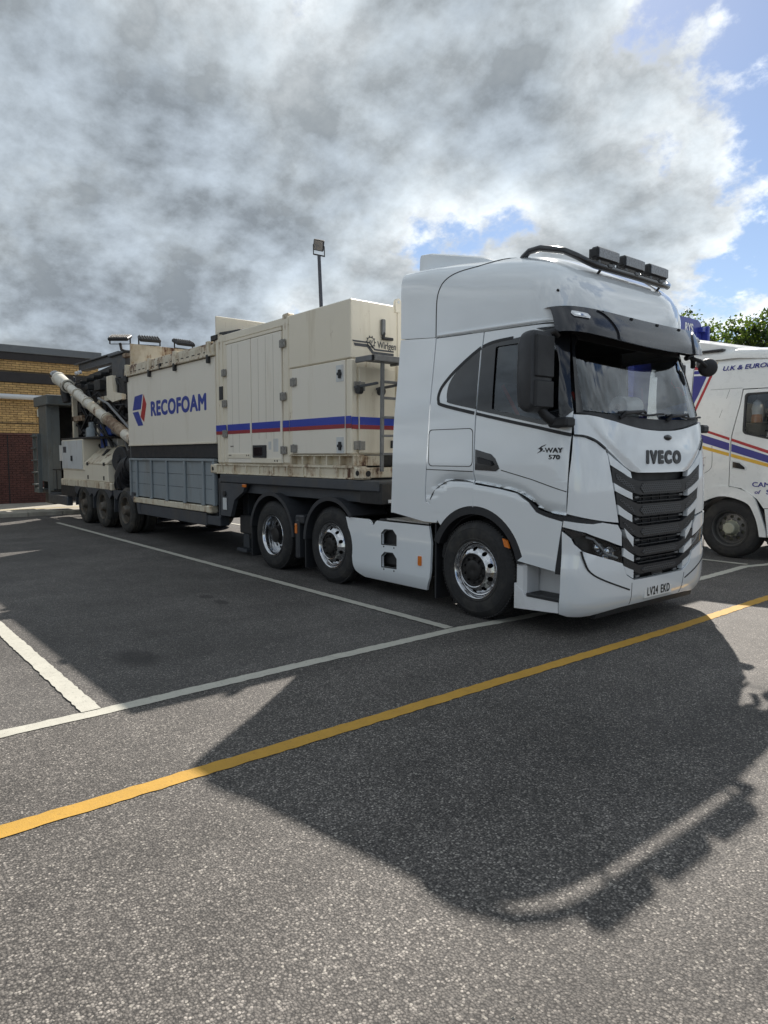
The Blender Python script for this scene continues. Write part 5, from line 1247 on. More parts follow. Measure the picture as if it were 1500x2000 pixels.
for y in (NY + .14, NY + .50):
    B().bar((px0 - .04, y - .1, 2.56), (px1 - .08, y + .02, 2.60), .04, .03).build('stay_arm', STEEL, ld)
    w_ = B().cyl((px0 + .02, y - .10, 2.53), (px0 + .02, y - .04, 2.53), .055, n=18); w_.build('buffer_wheel', BLACKP, ld)

# ------------------------------------------------------------------ aggregate hopper module in the middle
hp_ = thing('hopper_module', 'off white open topped hopper with red and blue logo above grey steel side panels', 'hopper', (-12.9, YC, .70))
HX0, HX1 = -15.05, -10.90
sp = B().box(HX0, HX1, NY, NY + .05, 1.93, 3.36, .008).build('side_panel', CREAM, hp_)
B().box(HX0, HX1, FY - .05, FY, 1.93, 3.36, .008).build('side_panel', CREAM, hp_)
rv = B()
for k in range(34):
    for z in (1.965, 3.325): rv.cyl((-14.95 + .12*k, NY - .004, z), (-14.95 + .12*k, NY + .002, z), .009, .006, 6)
for k in range(11):
    for x in (-15.02, -10.93): rv.cyl((x, NY - .004, 2.0 + .13*k), (x, NY + .002, 2.0 + .13*k), .009, .006, 6)
tag(rv.build('rivets', CREAM, sp), None, kind='stuff')
LX = -14.78; ly = NY - .001
lo = B().prism([(-14.62, 2.93), (-14.18, 2.955), (-14.30, 2.655), (-14.76, 2.645)], 'Y', ly - .003, ly + .002); lo.prism([(-14.76, 2.605), (-14.38, 2.62), (-14.12, 2.345), (-14.24, 2.315), (-14.54, 2.315)][:1] + [(-14.44, 2.615), (-14.19, 2.32), (-14.47, 2.315)], 'Y', ly - .003, ly + .002)
lo.build('blue_logo', BLUE, sp)
B().prism([(-14.13, 2.945), (-13.985, 2.74), (-14.14, 2.39), (-14.32, 2.50), (-14.245, 2.64)], 'Y', ly - .003, ly + .002).build('red_logo', RED, sp)
text('lettering', 'RECOFOAM', .385, BLUE, sp, (-12.50, ly, 2.615), (1, 0, .0), (0, 0, 1), .002, .016, sx=1.16, space=1.09)
tr_ = B().box(HX0 - .01, HX1, NY - .02, NY + .08, 3.37, 3.56, .01); tr_.box(HX0 - .01, HX1, NY - .05, NY - .015, 3.37, 3.40, .004); tr_.box(HX0, HX1, NY + .0, NY + .12, 3.555, 3.60, .01)
tr_.box(HX0 - .01, HX1, FY - .08, FY + .02, 3.37, 3.56, .01)
tro = tr_.parts('top_rail', BEIGEX, hp_)
for x in (-15.0, -13.72, -12.48, -11.08):
    B().prism([(x - .10, 3.40), (x + .10, 3.40), (x + .055, 3.52), (x + .05, 3.62), (x - .05, 3.62), (x - .055, 3.52)], 'Y', NY - .045, NY + .05).build('rail_bracket', BEIGER, tro)
    B().box(x - .035, x + .035, NY - .06, NY - .005, 3.26, 3.40, .008).build('panel_clamp', STEELB, tro)
b = B()
for k in range(16): x = -14.8 + .235*k; b.box(x, x + .11, NY - .0225, NY - .019, 3.445, 3.462, .001)
b.build('rail_slot', SEAM, tro); B().box(-13.2, -13.12, NY - .05, NY, 3.36, 3.47, .01).build('panel_clamp', STEELB, tro)
# sloping hopper walls and end walls
ew = B().box(-14.93, -14.88, NY + .03, FY - .03, 2.2, 4.06, .01).build('rear_end_wall', BEIGEX, hp_)
B().box(-10.90, -10.86, NY + .02, FY - .1, 2.0, 4.02, .01).build('front_end_wall', BEIGE, hp_)
B().obox((-10.50, NY + .62, 3.70), ((.36, 0, -.02), (0, .55, 0), (.002, 0, .035)), .01).build('rubber_apron', BLACKP, hp_)
B().box(-10.98, -10.76, NY - .03, NY + .06, 3.61, 3.70, .01).build('apron_bracket', STEELB, hp_)
sl = B()
for s, y in ((1, NY + .10), (-1, FY - .10)): sl.obox((-12.9, y + s*.35, 3.0), ((2.0, 0, 0), (0, s*.33, -.55), (0, .012, .012*s)), .003)
sl.build('hopper_slope', BEIGER, hp_)
db_ = B().box(HX0 + .02, HX1, NY + .03, FY - .03, 1.66, 1.925, .006); db_.build('dark_band', BLACKP, hp_)
B().box(HX0, HX1, NY - .012, NY + .04, 1.905, 1.935, .004).build('sill_strip', BEIGE, hp_)
lp_ = B().box(-15.0, -10.98, NY + .02, NY + .06, .85, 1.60, .004).build('lower_panel', GREYP, hp_)
B().box(-15.0, -10.98, FY - .06, FY - .02, .85, 1.60, .004).build('lower_panel', GREYP, hp_)
B().box(-15.03, -10.96, NY - .02, NY + .10, 1.60, 1.648, .006).build('panel_cap_rail', GREYP, lp_)
for x in (-14.62, -13.82, -13.04, -12.2, -11.42): B().box(x - .035, x + .035, NY - .022, NY + .018, .83, 1.598, .008).box(x - .05, x + .05, NY - .03, NY + .0, .83, .86, .004).build('panel_post', GREYP, lp_)
B().box(-11.05, -10.97, NY - .02, NY + .04, .84, 1.60, .008).box(-15.02, -14.95, NY - .02, NY + .04, .84, 1.60, .008).parts('end_post', GREYP, lp_)
sc_ = B()
for z in (1.12, 1.36): sc_.box(-14.95, -11.05, NY + .0175, NY + .0205, z - .003, z + .003, .0005)
sc_.build('sheet_joint', SEAM, lp_)
B().box(-15.02, -10.98, NY + .3, FY - .3, .80, 1.66, .01).build('inner_frame', STEELB, hp_)
br_ = B().box(-14.72, -11.18, NY - .02, NY + .12, .715, .825, .008).box(-14.72, -11.18, FY - .12, FY + .02, .715, .825, .008); br_ = br_.parts('base_rail', BEIGER, hp_)
cs = B(); casting(cs, -14.72, NY + .05, .705, .18, .16, .13); casting(cs, -11.2, NY + .05, .705, .18, .16, .13); cs.parts('corner_casting', BEIGER, hp_)
# floodlights on the hopper
def flood(p, ang, label, arm):
    f = thing('work_floodlight', label, 'floodlight', p, 'black floodlights on the hopper end wall')
    c = Vector(p) + Vector((0, 0, .13)); h = Vector((math.cos(ang), math.sin(ang), 0)); s_ = Vector((-h.y, h.x, 0)); t = (h*.92 - Vector((0, 0, .38))).normalized(); u = s_.cross(t)
    b = B().obox(c, (s_*.22, t*.14, u*.035), .02)
    for k in range(8): b.obox(c + s_*(-.185 + .053*k) + u*(.042 if u.z > 0 else -.042), (s_*.006, t*.12, u*.012), .003)
    o = b.build('housing', BLACKP, f); B().obox(c - u*(.037 if u.z > 0 else -.037), (s_*.19, t*.11, u*.004), .003).build('lens', LENS, o)
    B().bar(Vector(p) - s_*.22, c - s_*.22, .03, .01, up=h).bar(Vector(p) + s_*.22, c + s_*.22, .03, .01, up=h).bar(Vector(p) - s_*.22, Vector(p) + s_*.22, .03, .012).build('bracket', STEELB, f)
    if arm: B().tube(arm, .03, 8).build('arm', STEELB, f)
flood((-14.9, NY + .45, 4.065), R(-10), 'middle black floodlight on the rusty hopper end wall', None)
flood((-14.9, NY + 1.22, 4.065), R(5), 'right hand black floodlight on the rusty hopper end wall', None)
flood((-15.35, NY - .02, 4.10), R(-40), 'black floodlight on a bent arm at the left corner of the hopper', [(-14.93, NY + .15, 3.90), (-15.2, NY + .05, 3.93), (-15.33, NY, 3.98), (-15.35, NY - .02, 4.12)])

# ------------------------------------------------------------------ rear machinery
em = thing('pump_skid', 'cream rust streaked pump and engine skid with grey doors over the rear trailer wheels', 'machine', (-18.2, YC, .90))
bz = B().box(-20.28, -16.22, NY - .01, NY + .12, .905, 1.075, .008).box(-20.28, -16.22, FY - .12, FY, .905, 1.075, .008).box(-20.28, -16.22, NY + .1, FY - .1, .93, 1.03, .004); bz = bz.parts('base_rail', BEIGER, em)
cs = B(); casting(cs, -20.2, NY + .05, .90, .18, .16, .18); casting(cs, -16.28, NY + .05, .90, .18, .16, .18); cs.parts('corner_casting', BEIGER, em)
B().box(-20.20, -16.52, NY + .02, NY + 1.3, 1.075, 1.50, .012).build('lower_case', BEIGE, em)
cbn = B().box(-20.16, -18.30, NY - .005, NY + .62, 1.33, 2.12, .012).build('control_cabinet', BEIGE, em)
for a, b_ in ((-20.12, -19.24), (-19.22, -18.34)): B().box(a, b_, NY - .024, NY - .006, 1.36, 2.09, .006).build('cabinet_door', PALE, cbn, label='pale grey cabinet door with rust at the edges')
B().box(-19.98, -19.70, NY - .027, NY - .023, 1.78, 1.94, .001).parts('notice_sticker', INKB, cbn); B().box(-19.22, -19.14, NY - .06, NY - .02, 1.56, 1.70, .01).build('door_handle', BLACKP, cbn)
B().box(-20.2, -17.0, NY - .01, NY + 1.5, 2.125, 2.165, .008).build('cabinet_roof', STEELB, em)
B().box(-18.29, -17.1, NY + .45, NY + 1.2, 1.5, 2.12, .01).build('rear_case', PALE, em)
hd3 = B().prism([(NY + .0, 1.505), (NY + .01, 1.53), (NY + .42, 1.93), (NY + .50, 1.95), (NY + 1.1, 1.95), (NY + 1.1, 1.505)], 'X', -18.25, -16.50); hd3 = hd3.build('sloping_hood', BEIGER, em)
B().prism([(NY + .26, 1.79), (NY + .32, 1.86), (NY + .33, 1.85), (NY + .27, 1.78)], 'X', -17.5, -17.25).obox((-17.35, NY + .22, 1.755), ((.07, 0, 0), (0, .05, .05), (0, -.006, .006)), .004).build('hood_latch', STEELB, hd3)
lt = B()
for x in (-18.0, -16.75): lt.box(x - .05, x + .05, NY - .012, NY + .02, 1.46, 1.54, .006)
for x in (-18.0, -16.8): lt.box(x - .05, x + .05, NY + .005, NY + .022, 1.12, 1.22, .006)
lt.parts('latch', STEELB, em)
B().box(-18.2, -16.55, NY + .008, NY + .03, 1.09, 1.485, .006).build('side_door', BEIGE, em)
st2 = B().lathe((-18.65, NY + .36, 1.75), (0, 0, 1), [(0, .17), (.62, .17), (.67, .14), (.67, .10), (.80, .10), (.82, 0)], 22); st2.build('exhaust_silencer', GREYP, em)
for x, y, z0, z1 in ((-20.02, NY + .32, 1.6, 3.28), (-18.42, NY + .46, 1.6, 3.05), (-19.35, NY + .5, 1.6, 2.75)): B().box(x - .06, x + .06, y - .06, y + .06, z0, z1, .008).build('support_post', BEIGER, em)
B().box(-20.1, -19.2, NY + .26, NY + .34, 2.62, 2.76, .008).build('red_bracket', RUSTM, em)
B().prism([(-18.50, 2.7), (-18.50, 2.98), (-18.15, 3.17), (-16.5, 3.17), (-16.5, 3.05), (-18.1, 3.05), (-18.36, 2.93), (-18.36, 2.7)], 'Y', NY + .40, NY + .52).build('bent_guard_frame', BEIGER, em)
rn = random.Random(4)
B().box(-20.2, -15.3, NY + .75, FY - .1, 1.1, 2.75, .02).build('engine_block', STEELB, em)
mc = B()
for k in range(70):
    x, y, z = rn.uniform(-20.6, -16.2), NY + rn.uniform(.35, .7), rn.uniform(1.9, 3.45); mc.box(x, x + rn.uniform(.12, .5), y, y + .3, z, z + rn.uniform(.08, .4), .01)
tag(mc.build('engine_fittings', [STEELB], em), None, kind='stuff')
B().cyl((-18.0, NY + .55, 1.9), (-18.0, NY + .55, 2.62), .2, n=20).build('blue_drum', BLUED, em); B().box(-17.8, -17.35, NY + .4, NY + .6, 2.2, 2.5, .02).build('blue_pump', BLUED, em)
hz = B()
for k in range(44):
    x, z = rn.uniform(-20.0, -16.3), rn.uniform(2.0, 3.3); hz.tube([(x, NY + .45, z), (x + rn.uniform(-.2, .3), NY + .36, z + rn.uniform(-.1, .25)), (x + rn.uniform(.1, .6), NY + .42, z + rn.uniform(-.4, .2)), (x + rn.uniform(.2, .9), NY + .7, z - .3)], .02, 6)
tag(hz.build('hoses', BLACKP, em), None, kind='stuff')
pi = B()
for k in range(9):
    x = rn.uniform(-19.6, -16.6); z = rn.uniform(2.0, 2.9); pi.tube([(x, NY + .42, z), (x + rn.uniform(.3, .8), NY + .40, z + rn.uniform(-.2, .2))], rn.uniform(.03, .07), 10)
tag(pi.build('pale_pipes', GALV, em), None, kind='stuff')
for k in range(9):
    x = -20.2 + .42*k; z = 2.2 + .5*((k*37) % 10)/10; B().bar((x, NY + .30, z), (x + .25 + .1*(k % 3), NY + .34, z + .35 - .6*(k % 2)), .05, .05).build('linkage_arm', STEELB, em)
# black air duct / fan
dn = thing('air_duct', 'black curved rubber duct beside the grey steel panels', 'duct', (-15.6, NY + .3, .92))
B().tube([(-16.15, NY + .32, 1.0), (-16.1, NY + .30, 1.22), (-15.85, NY + .28, 1.42), (-15.5, NY + .30, 1.50), (-15.15, NY + .35, 1.48)], [.27, .27, .26, .25, .25], 20).build('bend', BLACKP, dn)
rg = B()
for k in range(5): a = R(12 + 20*k); rg.tube([(-15.55 - .60*math.cos(a)*1.0 + 0*math.cos(t), NY + .30 + .285*math.cos(t), 0) if 0 else (-16.13 + .16*k + .0*math.sin(t), NY + .31 + .28*math.cos(t), 1.05 + .11*k + .28*math.sin(t)) for t in [2*math.pi*i/20 for i in range(21)]], .015, 6)
rg.build('duct_ring', BLACKP, dn)
B().lathe((-16.2, NY + .2, 1.62), (.2, -1, .1), [(-.1, .30), (.02, .30), (.05, .27), (.04, .10), (.08, .08), (.08, 0)], 26).build('fan_cowl', BLACKP, dn)
B().obox((-15.35, NY + .22, 1.72), ((.2, 0, .05), (0, .1, 0), (-.05, 0, .14)), .03).build('duct_flap', BLACKP, dn)

# ------------------------------------------------------------------ screw conveyor tube lying over the skid
sv = thing('screw_conveyor', 'long rust patched white screw conveyor tube slanting over the rear machinery', 'conveyor', (-15.35, NY + .12, 1.9))
a0, a1 = Vector((-15.25, NY + .16, 2.03)), Vector((-20.45, NY - .02, 3.86)); dv = (a1 - a0); L_ = dv.length; dv.normalize()
RW = mat('rust_patched_white_paint', (.64, .61, .53), .55, var=.12, vscale=3, dirt=(.22, .13, .07), dirt_amt=.42, dscale=(2.4, 2.4, 2.4), rust=.7, speck=.6)
B().lathe(a0, dv, [(.0, .10), (.02, .12), (L_*.55, .12), (L_*.56, .12), (L_ - .9, .115), (L_ - .9, .0)], 26).build('tube', RW, sv)
B().lathe(a0, dv, [(L_*.36, .115), (L_*.37, .127), (L_*.47, .127), (L_*.48, .115)], 26).build('rusted_wrap', BEIGEX, sv)
B().lathe(a0, dv, [(.45, .115), (.46, .128), (1.55, .128), (1.56, .115)], 26).build('rusted_wrap', RUSTM, sv)
B().lathe(a0, dv, [(L_ - 1.05, .14), (L_ - 1.05, .18), (L_ - .98, .18), (L_ - .98, .16), (L_ - .35, .16), (L_ - .33, .18), (L_ - .25, .18), (L_ - .22, .13), (L_ - .10, .13)], 26).build('outlet_head', RW, sv)
B().lathe(a0, dv, [(L_ - .12, .13), (L_ - .02, .14), (L_ + .10, .13), (L_ + .14, .09), (L_ + .14, 0)], 22).build('drive_motor', BLACKG, sv)
fl = B()
for q in (1.6, 2.9, 3.7): fl.lathe(a0, dv, [(q, .115), (q, .15), (q + .035, .15), (q + .035, .115)], 26)
fl.parts('flange', RW, sv)
pc = a0 + dv*(L_ - .75); B().tube([pc, pc + Vector((.05, 0, -.25)), pc + Vector((.1, .02, -.5))], [.13, .12, .10], 14).build('spout', STEELB, sv)
B().tube([a0 + dv*.1 + Vector((0, 0, .2)), a0 + dv*1.8 + Vector((0, .1, .3)), a0 + dv*2.6 + Vector((.1, .12, .20))], .03, 8).build('hose', GALV, sv)
B().bar(a0 + Vector((.0, 0, -.05)), (-15.2, NY + .15, 1.60), .12, .05).bar(a0 + dv*.5 + Vector((0, 0, -.1)), (-15.25, NY + .15, 1.45), .05, .05).bar(a0 + dv*.25, a0 + Vector((.3, .1, -.32)), .16, .02).build('inlet_chute', GALV, sv)
B().bar(a0 + dv*2.2 + Vector((0, 0, -.12)), (-17.15, NY + .35, 1.9), .06, .06).build('prop', STEELB, sv)

# ------------------------------------------------------------------ folded discharge conveyor
fc = thing('folded_conveyor', 'dark steel folded conveyor frame behind the slanting white tube', 'conveyor', (-18.2, YC, 2.6))
YA, YD = NY + .77, NY + .47
B().bar((-20.95, YA, 4.19), (-17.2, YA - .1, 4.10), .08, .17).build('upper_beam', STEEL, fc)
B().bar((-21.2, YA, 4.29), (-17.2, YA - .1, 4.21), .20, .03).build('beam_flange', STEEL, fc); B().bar((-20.6, YA, 4.08), (-17.2, YA - .1, 4.0), .20, .03).build('beam_flange', STEEL, fc)
B().prism([(-17.42, 3.0), (-16.55, 2.9), (-16.45, 4.05), (-17.38, 4.12)], 'Y', YD, YD + .14).build('upright', STEEL, fc)
B().box(-17.5, -16.35, YD - .06, YD + .22, 4.08, 4.14, .01).build('upright_cap', STEEL, fc)
B().bar((-16.75, YD - .08, 3.5), (-16.75, YD - .08, 3.0), .06, .05, up=(0, 1, 0)).build('cylinder', STEELB, fc)
B().box(-16.5, -15.9, YD - .05, YD + .06, 3.96, 4.06, .01).build('rusty_pin', RUSTM, fc)
B().bar((-21.3, YA, 3.78), (-17.5, YA - .1, 3.90), .12, .12).build('lower_beam', STEELB, fc); B().bar((-21.0, YA - .1, 3.55), (-17.5, YA - .15, 3.66), .10, .10).build('lower_beam', STEELB, fc)
lt = B()
for k in range(9): x = -21.1 + .4*k; lt.bar((x, YA - .05, 3.56 + .012*k), (x + .2, YA - .02, 3.80 + .012*k), .035, .035).bar((x + .2, YA - .02, 3.80 + .012*k), (x + .4, YA - .05, 3.56 + .012*k), .035, .035)
tag(lt.build('lattice_bars', STEELB, fc), None, kind='stuff')
B().box(-20.3, -16.2, YA + .1, FY - .3, 2.78, 3.72, .03).build('belt_trough', BLACKP, fc)
B().box(-19.2, -17.5, YA - .25, YA + .1, 2.85, 3.45, .05).build('drive_housing', STEELB, fc)
B().prism([(-17.33, 3.60), (-16.95, 3.60), (-16.85, 3.2), (-16.3, 3.12), (-16.3, 3.0), (-16.95, 2.97), (-17.33, 3.1)], 'Y', YD - .16, YD - .06).build('cream_guard', BEIGE, fc)
for k in range(6): B().cyl((-20.8 + .6*k, YA - .25, 3.70 + .02*k), (-20.8 + .6*k, YA + .2, 3.70 + .02*k), .05, n=12).build('roller', STEELB, fc)
for x in (-20.75, -20.45): B().cyl((x, YA - .12, 4.02), (x, YA - .20, 4.0), .05, n=12).build('work_lamp', LENSW, fc)
B().tube([(-21.2, YA - .1, 3.95), (-21.35, YA - .1, 3.7), (-21.1, YA - .1, 3.45), (-20.6, YA - .1, 3.4)], .03, 8).build('hose', BLACKP, fc); B().tube([(-21.0, YA - .15, 3.9), (-20.9, YA - .2, 3.5), (-20.3, YA - .2, 3.3)], .03, 8).build('hose', BLACKP, fc)

# ------------------------------------------------------------------ grey operator cabin at the tail
oc = thing('operator_cabin', 'narrow grey steel operator cabin with overhanging roof at the tail of the trailer', 'cabin', (-22.1, NY + .5, .6))
B().box(-22.85, -21.35, NY - .05, NY + 1.25, 3.14, 3.43, .02).build('roof', GREYC, oc)
B().box(-22.55, -21.62, NY, NY + .06, .95, 3.14, .01).box(-22.55, -22.49, NY, NY + 1.1, .95, 3.14, .01).build('wall', GREYC, oc)
B().box(-21.72, -21.60, NY - .01, NY + .12, .60, 3.14, .01).box(-21.72, -21.60, NY + 1.05, NY + 1.15, .60, 3.14, .01).parts('corner_post', GREYC, oc)
B().box(-21.68, -21.64, NY + .5, NY + 1.08, .95, 1.95, .008).build('door_panel', GREYC, oc)
B().box(-22.5, -21.6, NY + .02, NY + 1.15, .62, .70, .01).box(-22.5, -21.6, NY + .1, NY + .2, .3, .65, .01).build('floor', STEELB, oc)
B().box(-21.66, -21.61, NY + .11, NY + .34, .72, 3.14, .006).build('front_panel', GREYC, oc)
B().box(-22.48, -22.44, NY + .06, NY + 1.14, .7, 3.13, .004).build('dark_inner_sheet', STEELB, oc); B().box(-22.48, -21.75, NY + 1.10, NY + 1.14, .7, 3.13, .004).build('dark_inner_sheet', STEELB, oc)  # dark sheets added so the cabin's inner shade is in the colour
B().box(-22.4, -22.0, NY + .35, NY + .95, .95, 1.9, .03).build('control_desk', STEELB, oc)
B().box(-21.61, -21.588, NY + .30, NY + .40, 1.55, 2.0, .002).build('warning_sign', PALE, oc)
B().box(-21.59, -21.52, NY + .45, NY + .62, .75, 1.6, .02).build('fire_extinguisher_box', mat('faded_pink_plastic', (.36, .22, .23), .6, var=.2), oc)
gd = B()
for y in (NY + .2, NY + .45, NY + .7, NY + .95): gd.tube([(-21.58, y, .62), (-21.58, y, 1.30)], .012, 6)
gd.tube([(-21.58, NY + .1, 1.30), (-21.58, NY + 1.0, 1.30)], .016, 6); gd.build('guard_rail', STEELB, oc)
tl = thing('tail_ladder', 'grey wide runged ladder at the very rear of the trailer', 'ladder', (-22.7, NY - .05, .7))
for x in (-22.42, -22.95): B().bar((x, NY - .04, .72), (x, NY - .04, 2.36), .06, .10, up=(0, 1, 0)).build('stile', GREYC, tl)
for k in range(5): B().box(-22.93, -22.44, NY - .16, NY + .04, .82 + .36*k, .86 + .36*k, .008).build('tread', GREYC, tl)
B().box(-22.95, -22.42, NY - .1, NY + .3, .60, .73, .01).build('foot_plate', GREYC, tl)

# ------------------------------------------------------------------ second white cab
SY = 11.72; SC = 12.97
s2 = thing('second_tractor_unit', 'white lorry with blue, red and yellow stripes parked beyond the main cab', 'lorry', (-6.0, SC, 0))
def sf2(s, lean=.075):
    def m(x, z, o):
        w = 1.25 - (lean*((z - 2.1)/1.0)**1.4 if z > 2.1 else 0)
        if z > 3.10: w -= 1.9*(z - 3.10)**2
        if x > -4.25: w -= .28*((x + 4.25)/.45)**2.2
        return (x, SC + s*(w + o), z)
    return m
arch2 = lambda r, a0, a1, n=16: [(-5.20 + r*math.cos(R(a0 + (a1 - a0)*i/n)), .49 + r*math.sin(R(a0 + (a1 - a0)*i/n))) for i in range(n + 1)]
for s in (-1, 1):
    f2 = sf2(s); xd = (1, 0, 0) if s < 0 else (-1, 0, 0)
    rear = [(-6.72, 3.60), (-6.72, 1.0), (-5.93, 1.0), (-5.93, 3.50), (-6.2, 3.58), (-6.6, 3.62)]
    patch('side_fairing', rear, [], f2, WHITE2, s2, thick=.03, du=.3, dv=.1)
    slp = [(-5.915, 3.42), (-5.915, 1.0), (-5.75, .96)] + arch2(.64, 140, 92, 8)[1:] + [(-5.222, 1.24), (-5.222, 1.87), (-5.205, 2.05), (-5.105, 2.53), (-5.075, 2.785), (-4.4, 2.77), (-3.95, 2.75), (-4.02, 3.15), (-4.3, 3.30), (-4.8, 3.40), (-5.4, 3.44)]
    so = patch('sleeper_panel', slp, [], f2, WHITE2, s2, thick=.03, du=.12, dv=.06)
    wn = rrect(-5.02, -4.25, 2.06, 2.70, .05, 3); wn = [(x, z - (.25*(x + 5.0) if z < 2.3 else 0)) for x, z in wn]
    dp = [(-5.21, 1.24), (-5.21, 1.87), (-5.19, 2.045), (-5.09, 2.53), (-5.06, 2.77), (-4.15, 2.755), (-3.98, 1.9), (-4.0, .90), (-4.66, .86), (-4.76, 1.0), (-4.88, 1.09), (-5.02, 1.17), (-5.21, 1.20)]
    do = patch('door', dp, [wn], f2, WHITE2, s2, thick=.03, du=.15, dv=.1)
    patch('window_frame', inset(wn, -.012), [inset(wn, .022)], f2, BLACKP, do, off=.005, thick=.02, du=.3, dv=.3)
    patch('door_glass', wn, [], f2, GLASSD, do, off=-.01, thick=0, du=.3, dv=.2)
    def st(p, m, nm, par): patch(nm, p, [], f2, m, par, off=.004, thick=.004, du=.3, dv=.15)
    def zline(a, x): return a[0] + (a[1] - a[0])*(x + 5.69)/(1.06)
    for (za, zb, m, nm) in (((2.155, 1.785), (2.115, 1.735), RED, 'red_stripe'), ((2.055, 1.705), (1.925, 1.59), NAVY, 'blue_stripe'), ((1.872, 1.578), (1.818, 1.522), YELV, 'yellow_stripe')):
        for par, xa, xb in ((so, -5.91, -5.235), (do, -5.20, -4.05)):
            st([(xa, zline(za, xa)), (xb, zline(za, xb)), (xb, zline(zb, xb)), (xa, zline(zb, xa))], m, nm, par)
    # swept-up livery on the sleeper side
    st([(-5.91, 3.30), (-5.53, 3.255), (-5.58, 3.215), (-5.91, 3.24)], YELV, 'yellow_stripe', so)
    st([(-5.91, 3.225), (-5.585, 3.205), (-5.615, 3.155), (-5.91, 3.165)], RED, 'red_stripe', so)
    st([(-5.91, 3.145), (-5.605, 3.135), (-5.64, 3.085), (-5.91, 3.09)], NAVY, 'blue_stripe', so)
    st([(-5.91, 3.06), (-5.68, 3.045), (-5.80, 2.74), (-5.91, 2.50)], NAVY, 'blue_stripe', so)
    st([(-5.62, 3.07), (-5.575, 3.07), (-5.84, 2.42), (-5.91, 2.36)], RED, 'red_stripe', so)
    st([(-5.91, 2.345), (-5.845, 2.40), (-5.88, 2.24), (-5.91, 2.2)], YELV, 'yellow_stripe', so)
    sm_ = B(); fp_ = lambda x, z: Vector(f2(x, z, .0))
    patch('panel_seam', [(-5.60, 2.80), (-5.08, 2.795), (-5.08, 2.80), (-5.60, 2.805)], [], f2, SEAM, so, off=.0015, thick=.003, du=1, dv=1)
    patch('panel_seam', band([(-5.28, 2.79), (-5.42, 2.33)], .005), [], f2, SEAM, so, off=.0015, thick=.003, du=1, dv=1)
    patch('locker_seam', band(curve([(-5.52, 1.86), (-5.51, 1.55), (-5.56, 1.45), (-5.7, 1.37)], 4), .006), [], f2, SEAM, so, off=.0015, thick=.003, du=1, dv=1)
    text('lettering', 'U.K & EUROPE', .105, NAVY, so, (-5.43 if s < 0 else -4.3, SC + s*1.178, 3.135), xd, (0, -s*.12, 1), .002, .002, .2, sx=1.22, align='LEFT')
    text('lettering', 'CAM', .105, NAVY, do, (-4.85 if s < 0 else -4.4, SC + s*1.253, 1.235), xd, (0, 0, 1), .002, .002, sx=1.25, align='LEFT')
    text('lettering', 'of', .085, NAVY, do, (-4.81 if s < 0 else -4.5, SC + s*1.253, 1.115), xd, (0, 0, 1), .002, .001, .2, sx=1.2, align='LEFT')
    text('lettering', 'S', .105, NAVY, do, (-4.63 if s < 0 else -4.66, SC + s*1.253, 1.12), xd, (0, 0, 1), .002, .002, sx=1.3, align='LEFT')
    text('lettering', '70', .10, INK, so, (-5.70, SC + s*1.254, 1.53), xd, (0, 0, 1), .002, .003, sx=1.25)
    patch('emblem', [(-5.72, 1.665), (-5.62, 1.675), (-5.63, 1.66), (-5.70, 1.648)], [], f2, CHROMEL, so, off=.004, thick=.004, du=1, dv=1)
    hdl = patch('handle_surround', [(-5.185, 1.62), (-5.05, 1.60), (-4.95, 1.52), (-4.935, 1.47), (-4.96, 1.455), (-5.18, 1.485)], [], f2, PALE, do, off=.004, thick=.006, du=1, dv=1)
    patch('handle', [(-5.165, 1.60), (-5.06, 1.58), (-4.975, 1.51), (-4.97, 1.475), (-5.165, 1.505)], [], f2, BLACKG, hdl, off=.007, thick=.004, du=1, dv=1)
    # wheel arch: raised white lip round a dark well
    al = [(-5.72, .93), (-5.66, 1.02), (-5.52, 1.15), (-5.33, 1.195), (-5.06, 1.165), (-4.83, 1.05), (-4.72, .82), (-4.62, .52), (-4.60, .40)]
    ai = [(-4.70, .40), (-4.74, .60), (-4.80, .76), (-4.90, .92), (-5.14, 1.01), (-5.34, 1.025), (-5.50, .98), (-5.60, .93)]
    patch('arch_lip', curve(al, 4) + curve(ai, 4), [], f2, WHITE2, s2, off=.02, thick=.05, du=.5, dv=.5)
    B().prism(arch2(.60, 0, 180) + arch2(.56, 180, 0), 'Y', SC + s*.8, SC + s*1.2).build('arch_liner', BLACKP, s2)
    patch('lower_step_panel', [(-4.645, .85), (-4.0, .89), (-3.98, .35), (-4.58, .40)], [], f2, WHITE2, s2, thick=.03, du=.3, dv=.3)
    B().box(-4.60, -4.0, SC + s*.95, SC + s*1.235, .28, .36, .02).build('step_tread', BLACKP, s2)
    B().box(-4.76, -4.73, SC + s*1.22, SC + s*1.255, .74, .84, .008).build('side_marker', LENSW, s2)
    wheel(s2, -5.20, SC + s*1.20, .495, .31, s, mat('grey_rim_%d' % (s + 1), (.10, .10, .10), .45, metal=.5), RUBBER, HUBG, 'trailer')
    wheel(s2, -8.7, SC + s*1.20, .495, .55, s, DULLRIM, RUBBER, HUB, 'dish')
b = B(); b.box(-5.7, -4.1, SC - 1.12, SC + 1.12, 1.15, 1.6, .02).box(-5.9, -5.8, SC - 1.15, SC + 1.15, 1.1, 3.35, .02).box(-9.0, -5.9, SC - .45, SC + .45, .7, 1.0, .02); b.build('cab_floor', LINER, s2)
